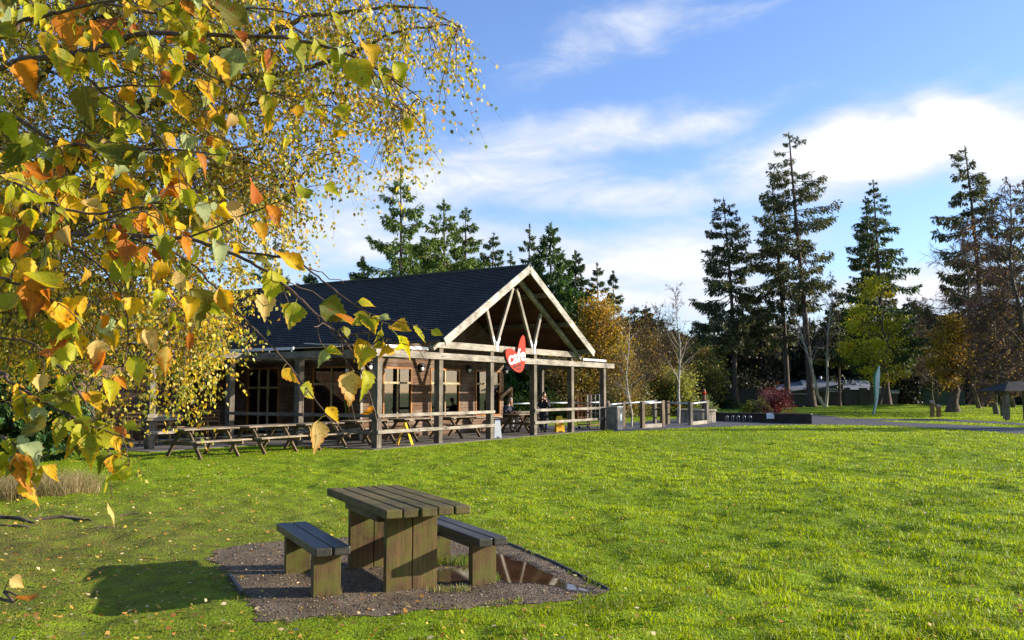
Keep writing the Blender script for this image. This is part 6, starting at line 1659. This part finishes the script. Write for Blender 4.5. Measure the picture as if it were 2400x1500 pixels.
def leaves_mesh(base, tipdir, normal, ln, wid, c1, c2, cc, g):
    n = len(base); y = nrm(tipdir); x = nrm(np.cross(y, normal)); z = np.cross(x, y)
    fold = g.uniform(.0, .8, n)[:, None]; curl = g.normal(.0, .38, n)[:, None]; tw = g.normal(0, .35, n)[:, None]; wv = g.uniform(.0, .07, n)[:, None]; ph = g.uniform(0, 6.28, n)[:, None]
    lx, ly = LT[None, :, 0] * wid[:, None], LT[None, :, 1]
    lz = fold * np.abs(lx) + curl * ly ** 2 + tw * lx * ly + wv * np.sin(ly * 7 + ph + lx * 5)
    sx = np.where(cc[:, None] > .6, .75, 1.0)
    V = base[:, None] + ln[:, None, None] * (lx[..., None] * sx[..., None] * x[:, None] + ly[..., None] * y[:, None] + lz[..., None] * z[:, None])
    e = np.clip((LE[None] * .7 + ly * .55 + g.normal(0, .10, (n, len(LT))) - g.uniform(.35, 1.25, n)[:, None]) * 2.2, 0, 1)[..., None]
    C = c1[:, None] * (1 - e) + c2[:, None] * e
    Fq = (np.arange(n)[:, None, None] * len(LT) + LF[None]).reshape(-1, 4)
    ex = np.broadcast_to(np.stack([LT[:, 0], LT[:, 1], 0 * LE], -1)[None], (n, len(LT), 3)).reshape(-1, 3)
    return V.reshape(-1, 3), Fq, C.reshape(-1, 3), ex
def near_birch():
    g = np.random.default_rng(17)
    tx, ty = -3.1, 2.9
    r = empty('birch_tree', (tx, ty, 0), 0, 'near birch reaching in from the left with big spotted green, yellow and orange leaves', 'tree'); o = np.array([tx, ty, 0.])
    q = np.linspace(0, 1, 14); tr = curve([(tx, ty, -.1), (tx + .05, ty, 1.5), (tx - .05, ty + .05, 3.2), (tx - .1, ty + .1, 6.2)], 14) - o
    V, Fq = tubes(tr[None], (.13 * (1 - q * .75) * (1 + .7 * np.exp(-q * 22)))[None], 12); np_mesh('trunk', V, Fq, M['birch_bark'], r, smooth=True)
    BR = [  # picture path of every branch with its distance, root height on the trunk, thickness, density of side twigs
        ([(-80, 545, 2.1), (40, 543, 2.0), (160, 548, 1.95), (300, 554, 1.9), (430, 560, 1.86), (520, 585, 1.83), (600, 622, 1.8), (680, 680, 1.78), (740, 735, 1.76), (800, 790, 1.75), (838, 850, 1.74), (868, 930, 1.73), (884, 990, 1.73)], 2.2, .0044, .5),
        ([(300, 556, 1.9), (420, 600, 1.88), (520, 690, 1.86), (590, 765, 1.85), (640, 815, 1.84), (700, 885, 1.83), (745, 945, 1.82), (770, 975, 1.82), (822, 1028, 1.82)], None, .0032, .25),
        ([(560, 590, 1.82), (640, 600, 1.80), (705, 618, 1.78), (765, 665, 1.76), (830, 715, 1.75), (880, 740, 1.74), (940, 755, 1.73), (1010, 775, 1.72)], None, .0030, .22),
        ([(800, 790, 1.75), (860, 780, 1.74), (920, 800, 1.73), (975, 815, 1.72), (1000, 850, 1.71)], None, .0022, .2),
        ([(-90, 150, 2.3), (60, 138, 2.2), (170, 128, 2.15), (260, 105, 2.1), (330, 78, 2.05), (440, 82, 2.0), (560, 84, 1.96), (680, 92, 1.93), (790, 118, 1.9), (870, 155, 1.88), (945, 205, 1.87)], 3.0, .0065, .7),
        ([(-90, 250, 2.2), (30, 275, 2.1), (110, 322, 2.05), (170, 338, 2.0), (280, 345, 1.98), (400, 352, 1.95), (520, 362, 1.92)], 2.7, .0050, .9),
        ([(150, 130, 2.15), (232, 207, 2.1), (320, 277, 2.05), (383, 337, 2.0), (427, 410, 1.96), (470, 470, 1.93), (500, 530, 1.9)], None, .0040, .8),
        ([(-90, 850, 2.0), (20, 895, 1.9), (95, 940, 1.85), (170, 978, 1.8), (240, 1008, 1.78), (320, 1036, 1.76)], 1.9, .0036, .32),
        ([(-90, 1000, 1.9), (10, 1030, 1.8), (70, 1058, 1.75), (110, 1075, 1.74)], 1.8, .0032, .35),
        ([(60, 545, 2.0), (150, 570, 1.95), (230, 620, 1.9), (285, 690, 1.87), (300, 780, 1.85), (292, 850, 1.84), (270, 900, 1.83)], None, .0030, .4),
        ([(110, 545, 2.0), (130, 640, 1.95), (120, 740, 1.92), (150, 830, 1.9), (190, 890, 1.88), (215, 905, 1.88)], None, .0026, .35),
        ([(430, 560, 1.86), (500, 535, 1.85), (560, 508, 1.84), (640, 478, 1.83), (720, 440, 1.82), (770, 432, 1.82)], None, .0024, .35),
        ([(-80, 80, 2.0), (60, 45, 1.95), (180, 20, 1.9), (320, -10, 1.85), (480, -30, 1.82)], 3.1, .0050, .7),
        ([(-90, 400, 1.8), (20, 420, 1.75), (110, 470, 1.72), (200, 500, 1.72), (300, 490, 1.72), (380, 470, 1.72)], 2.4, .0040, .9),
        ([(-90, 640, 1.75), (20, 660, 1.7), (100, 690, 1.68), (160, 740, 1.67)], 2.1, .0034, .5),
        ([(330, 78, 2.05), (420, 130, 2.0), (520, 190, 1.96), (620, 215, 1.94), (720, 232, 1.92), (800, 262, 1.9)], None, .0026, .55),
        ([(-80, 1372, 1.7), (10, 1385, 1.66), (40, 1396, 1.65), (60, 1405, 1.65)], 1.6, .0030, 0),
        ([(232, 207, 2.1), (330, 200, 2.1), (430, 215, 2.1), (520, 240, 2.1), (600, 270, 2.1)], None, .0026, .7),
        ([(-90, -60, 2.4), (100, -40, 2.3), (300, 20, 2.2), (450, 30, 2.15), (600, 20, 2.1), (720, 40, 2.05)], 3.3, .0045, .9),
        ([(-80, 330, 2.3), (60, 380, 2.25), (180, 430, 2.2), (330, 460, 2.15), (450, 440, 2.1)], 2.6, .0040, .9),
        ([(170, 548, 1.95), (260, 510, 1.95), (340, 480, 1.95), (420, 478, 1.95), (480, 500, 1.94)], None, .0028, .6),
        ([(-80, 780, 2.1), (60, 800, 2.05), (140, 860, 2.0), (210, 960, 1.96), (250, 1040, 1.95), (262, 1090, 1.95)], 2.0, .0028, .25),
    ]
    allP = []; parts = []
    LB, LD, LL, LCOL, LN = [], [], [], [], []
    petP = []
    def addleaf(base, tip, ln, code, nrmv=None):
        LB.append(base); LD.append(tip); LL.append(ln); LCOL.append(code); LN.append(nrmv if nrmv is not None else g.normal(0, .9, 3) + np.array([1.0, -1.0, .35]))
    codes = list('GLDYOTPVR'); pw = np.array([5.6, 5.6, 1.1, 5.2, .8, .4, 1.1, 1.3, .9]); pw /= pw.sum()
    for pts, z0, rad, dens in BR:
        P = [at_y(a, b, y) for a, b, y in pts]
        if z0 is not None: P = [np.array([tx, ty, z0]), np.array([tx * .62 + P[0][0] * .38, ty * .55 + P[0][1] * .45, (z0 + P[0][2]) / 2 + .12])] + P
        n = len(P) * 6; C = curve(P, n); sl_ = np.linalg.norm(np.diff(C, axis=0), axis=1)[6:]; C[6:-1] += g.normal(0, 1, (n - 7, 3)) * np.minimum(.0014, .07 * sl_)[:, None]; q = np.linspace(0, 1, n)
        s0 = 0 if z0 is None else 12
        rr = rad * (1 - q * .78) * (1.5 if z0 is not None else 1); parts.append(tubes((C - o)[None], rr[None], 6)); allP.append(C[s0:])
        # side twigs
        A = C[s0:]; ln = np.linalg.norm(np.diff(A, axis=0), axis=1).sum(); nt = int(ln * 24 * dens)
        for _ in range(nt):
            i = g.integers(1, len(A) - 1); s = A[i]; t = nrm(A[min(i + 2, len(A) - 1)] - A[i - 1])
            d = nrm(t * g.uniform(.4, 1) + g.normal(0, .55, 3) + np.array([.1, 0, -.25])); l = g.uniform(.06, .26) * (1 - .4 * i / len(A)) * (.5 if dens < .4 else 1)
            K = 6; u = np.linspace(0, 1, K)[:, None]; T = s + d * l * u + np.array([0, 0, -.10 * l]) * u ** 2 * 2; T[1:] += g.normal(0, .003, (K - 1, 3))
            parts.append(tubes((T - o)[None], np.linspace(.0016, .0010, K)[None], 4)); allP.append(T)
            pxs = 1200 + F * T[2][0] / T[2][1]
            if g.random() < .85 * float(smooth(430, 640, pxs)): continue
            nl = g.integers(2, 6)
            for k in range(nl):
                uu = (k + 1) / nl; b = T[min(K - 1, int(uu * (K - 1)))]
                dn = nrm(d * g.uniform(-.1, .7) + g.normal(0, .42, 3) + np.array([0, 0, -.95]))
                pe = b + nrm(dn + g.normal(0, .5, 3)) * g.uniform(.008, .02)
                petP.append((b, (b + pe) / 2 + g.normal(0, .002, 3), pe)); addleaf(pe, dn, g.uniform(.026, .060), str(g.choice(codes, p=pw)))
    AP = np.concatenate(allP)
    EXPL = [  # picture centre, length in pixels, direction of the tip (deg, 0 right, 90 down), colour
        (672,618,84,200,'Y'), (636,672,78,95,'L'), (618,722,66,85,'T'), (684,742,66,105,'G'), (786,733,80,25,'D'), (526,710,72,70,'Y'), (462,724,96,70,'V'), (388,848,72,95,'T'),
        (748,600,4,0,'Y'), (862,712,44,15,'L'), (872,770,48,70,'G'), (896,754,36,40,'P'), (940,772,52,15,'Y'), (980,788,52,75,'L'), (1026,782,32,30,'L'), (752,838,48,115,'P'), (783,822,36,10,'L'),
        (835,822,60,95,'Y'), (852,838,56,110,'L'), (893,828,48,95,'Y'), (916,822,34,20,'Y'), (940,808,26,90,'L'), (884,808,28,160,'G'), (682,883,52,40,'Y'), (724,920,48,30,'G'), (778,975,46,60,'Y'), (738,1025,78,100,'T'),
        (815,910,78,100,'T'), (858,900,66,85,'L'), (862,972,42,110,'O'), (812,755,44,65,'O'), (810,782,34,80,'L'),
        (590,445,66,270,'R'), (556,495,58,60,'T'), (640,508,60,70,'O'), (780,447,46,30,'L'), (712,460,46,80,'G'), (676,470,30,45,'D'), (610,545,50,70,'Y'),
        (505,600,74,95,'P'), (372,638,62,110,'Y'), (290,632,66,15,'G'), (330,600,50,60,'O'), (420,665,60,80,'T'),
        (545,150,72,100,'P'), (540,40,88,200,'V'), (520,170,80,70,'Y'), (618,148,62,95,'L'), (700,125,76,60,'G'), (745,120,60,75,'L'), (780,150,66,95,'G'), (798,132,50,85,'P'), (848,172,78,65,'L'), (895,180,54,80,'G'), (937,176,66,65,'L'), (790,52,58,70,'L'), (805,270,50,75,'L'), (722,248,38,70,'G'), (630,255,66,70,'L'), (572,105,36,90,'T'), (870,120,50,50,'Y'), (860,30,40,60,'P'),
        (165,75,92,75,'O'), (65,185,86,60,'O'), (225,75,56,80,'O'), (268,70,56,60,'R'), (205,250,96,80,'V'), (280,385,104,180,'D'), (35,370,74,130,'D'), (122,382,60,60,'P'), (72,345,64,100,'G'), (412,250,86,65,'Y'), (360,140,66,70,'Y'), (470,125,48,90,'G'), (420,55,86,60,'L'), (465,215,60,80,'Y'), (95,405,64,200,'R'), (305,470,62,250,'Y'), (165,490,76,85,'Y'), (168,440,60,60,'L'), (245,440,54,40,'O'),
        (90,690,80,60,'O'), (75,720,70,100,'O'), (105,680,90,60,'L'), (50,640,90,20,'Y'), (160,560,56,60,'T'), (60,550,60,30,'G'), (10,730,70,80,'L'), (190,720,60,60,'Y'), (240,760,40,80,'O'), (228,830,66,85,'T'), (300,720,50,60,'P'), (320,870,70,85,'L'), (350,800,60,70,'T'), (330,790,44,60,'Y'), (255,920,62,80,'L'), (280,900,40,70,'O'),
        (44,930,62,80,'Y'), (92,985,66,75,'P'), (60,960,74,80,'G'), (180,960,62,60,'L'), (134,1010,76,110,'G'), (188,1010,60,65,'G'), (212,1055,78,85,'G'), (240,1090,54,120,'D'), (272,1095,58,85,'Y'), (262,1030,78,15,'L'), (270,1045,48,80,'Y'), (60,1040,48,50,'P'), (75,1065,62,50,'P'), (45,1105,84,80,'O'), (30,1060,60,80,'G'), (95,1010,70,30,'V'), (310,1000,30,40,'L'),
        (42,1366,42,25,'T'), (64,1410,30,70,'O'), (20,90,90,30,'G'), (15,20,80,60,'P'), (60,240,100,25,'G'), (20,300,80,80,'G'), (130,150,60,90,'G'), (395,10,80,20,'G'), (330,20,60,60,'Y'), (440,20,50,60,'O'), (20,500,66,20,'O'), (480,500,60,70,'P'), (430,520,70,80,'D'), (560,90,44,60,'R'), (640,70,40,70,'Y'),
    ]
    APX = np.stack([1200 + F * AP[:, 0] / AP[:, 1], H - F * (AP[:, 2] - CAMZ) / AP[:, 1]], -1)
    for px, py, L_, a, code in EXPL:
        if L_ < 10: continue
        ca, sa = math.cos(R(a)), math.sin(R(a)); j = np.argmin(np.hypot(APX[:, 0] - (px - ca * L_ / 2), APX[:, 1] - (py - sa * L_ / 2))); Y = AP[j, 1] - .012
        b = at_y(px - ca * L_ / 2, py - sa * L_ / 2, Y); t = at_y(px + ca * L_ / 2, py + sa * L_ / 2, Y + g.normal(0, .018))
        nb = AP[j]; dd = np.linalg.norm(nb - b); m1 = (b + nb) / 2 + np.array([0, 0, .12 * dd])
        if dd > .055: continue
        if dd > .03: parts.append(tubes((np.stack([nb, m1, b]) - o)[None], np.array([[.0012, .0010, .0008]]), 4))
        else: petP.append((nb, m1, b))
        addleaf(b, t - b, np.linalg.norm(t - b) * 1.03, code, np.array([g.normal(.85, .45), -1, g.normal(.3, .4)]))
    V, Fq, _ = merge(parts); np_mesh('branch', V, Fq, M['twig'], r, smooth=True)
    PP = np.array([[a, b, c] for a, b, c in petP]) - o; V, Fq = tubes(PP, np.repeat(np.array([[.0014, .0011, .0013]]), len(PP), 0), 4)
    SV, SF = V, Fq
    LBa = np.array(LB) - o; n = len(LBa); c1 = np.array([COLS[c] for c in LCOL]); 
    edge = {'G': 'Y', 'L': 'Y', 'D': 'G', 'Y': 'O', 'O': 'R', 'T': 'O', 'P': 'P', 'V': 'V', 'R': 'O'}
    c2 = np.array([COLS[edge[c]] for c in LCOL]); c1 = np.clip(c1 * g.normal(1, .14, (n, 1)), .01, .9); c2 = c2 * g.normal(1, .14, (n, 1)).clip(.5, 1.4)
    V, Fq, C, ex = leaves_mesh(LBa, np.array(LD), np.array(LN, float), np.array(LL), g.uniform(.8, 1.12, n), c1, c2, g.random(n), g)
    SC_ = np.tile(np.array([[.24, .22, .04]]), (len(SV), 1)); SE = np.tile(np.array([[.3, .06, 0]]), (len(SV), 1))
    np_mesh('leaves', np.concatenate([V, SV]), np.concatenate([Fq, SF + len(V)]), M['birch_leaf'], r, np.concatenate([C, SC_]), True, np.concatenate([ex, SE]))
M['stalk'] = plain('leaf_stalk', (.26, .24, .05), .5, vary=.2)
near_birch()
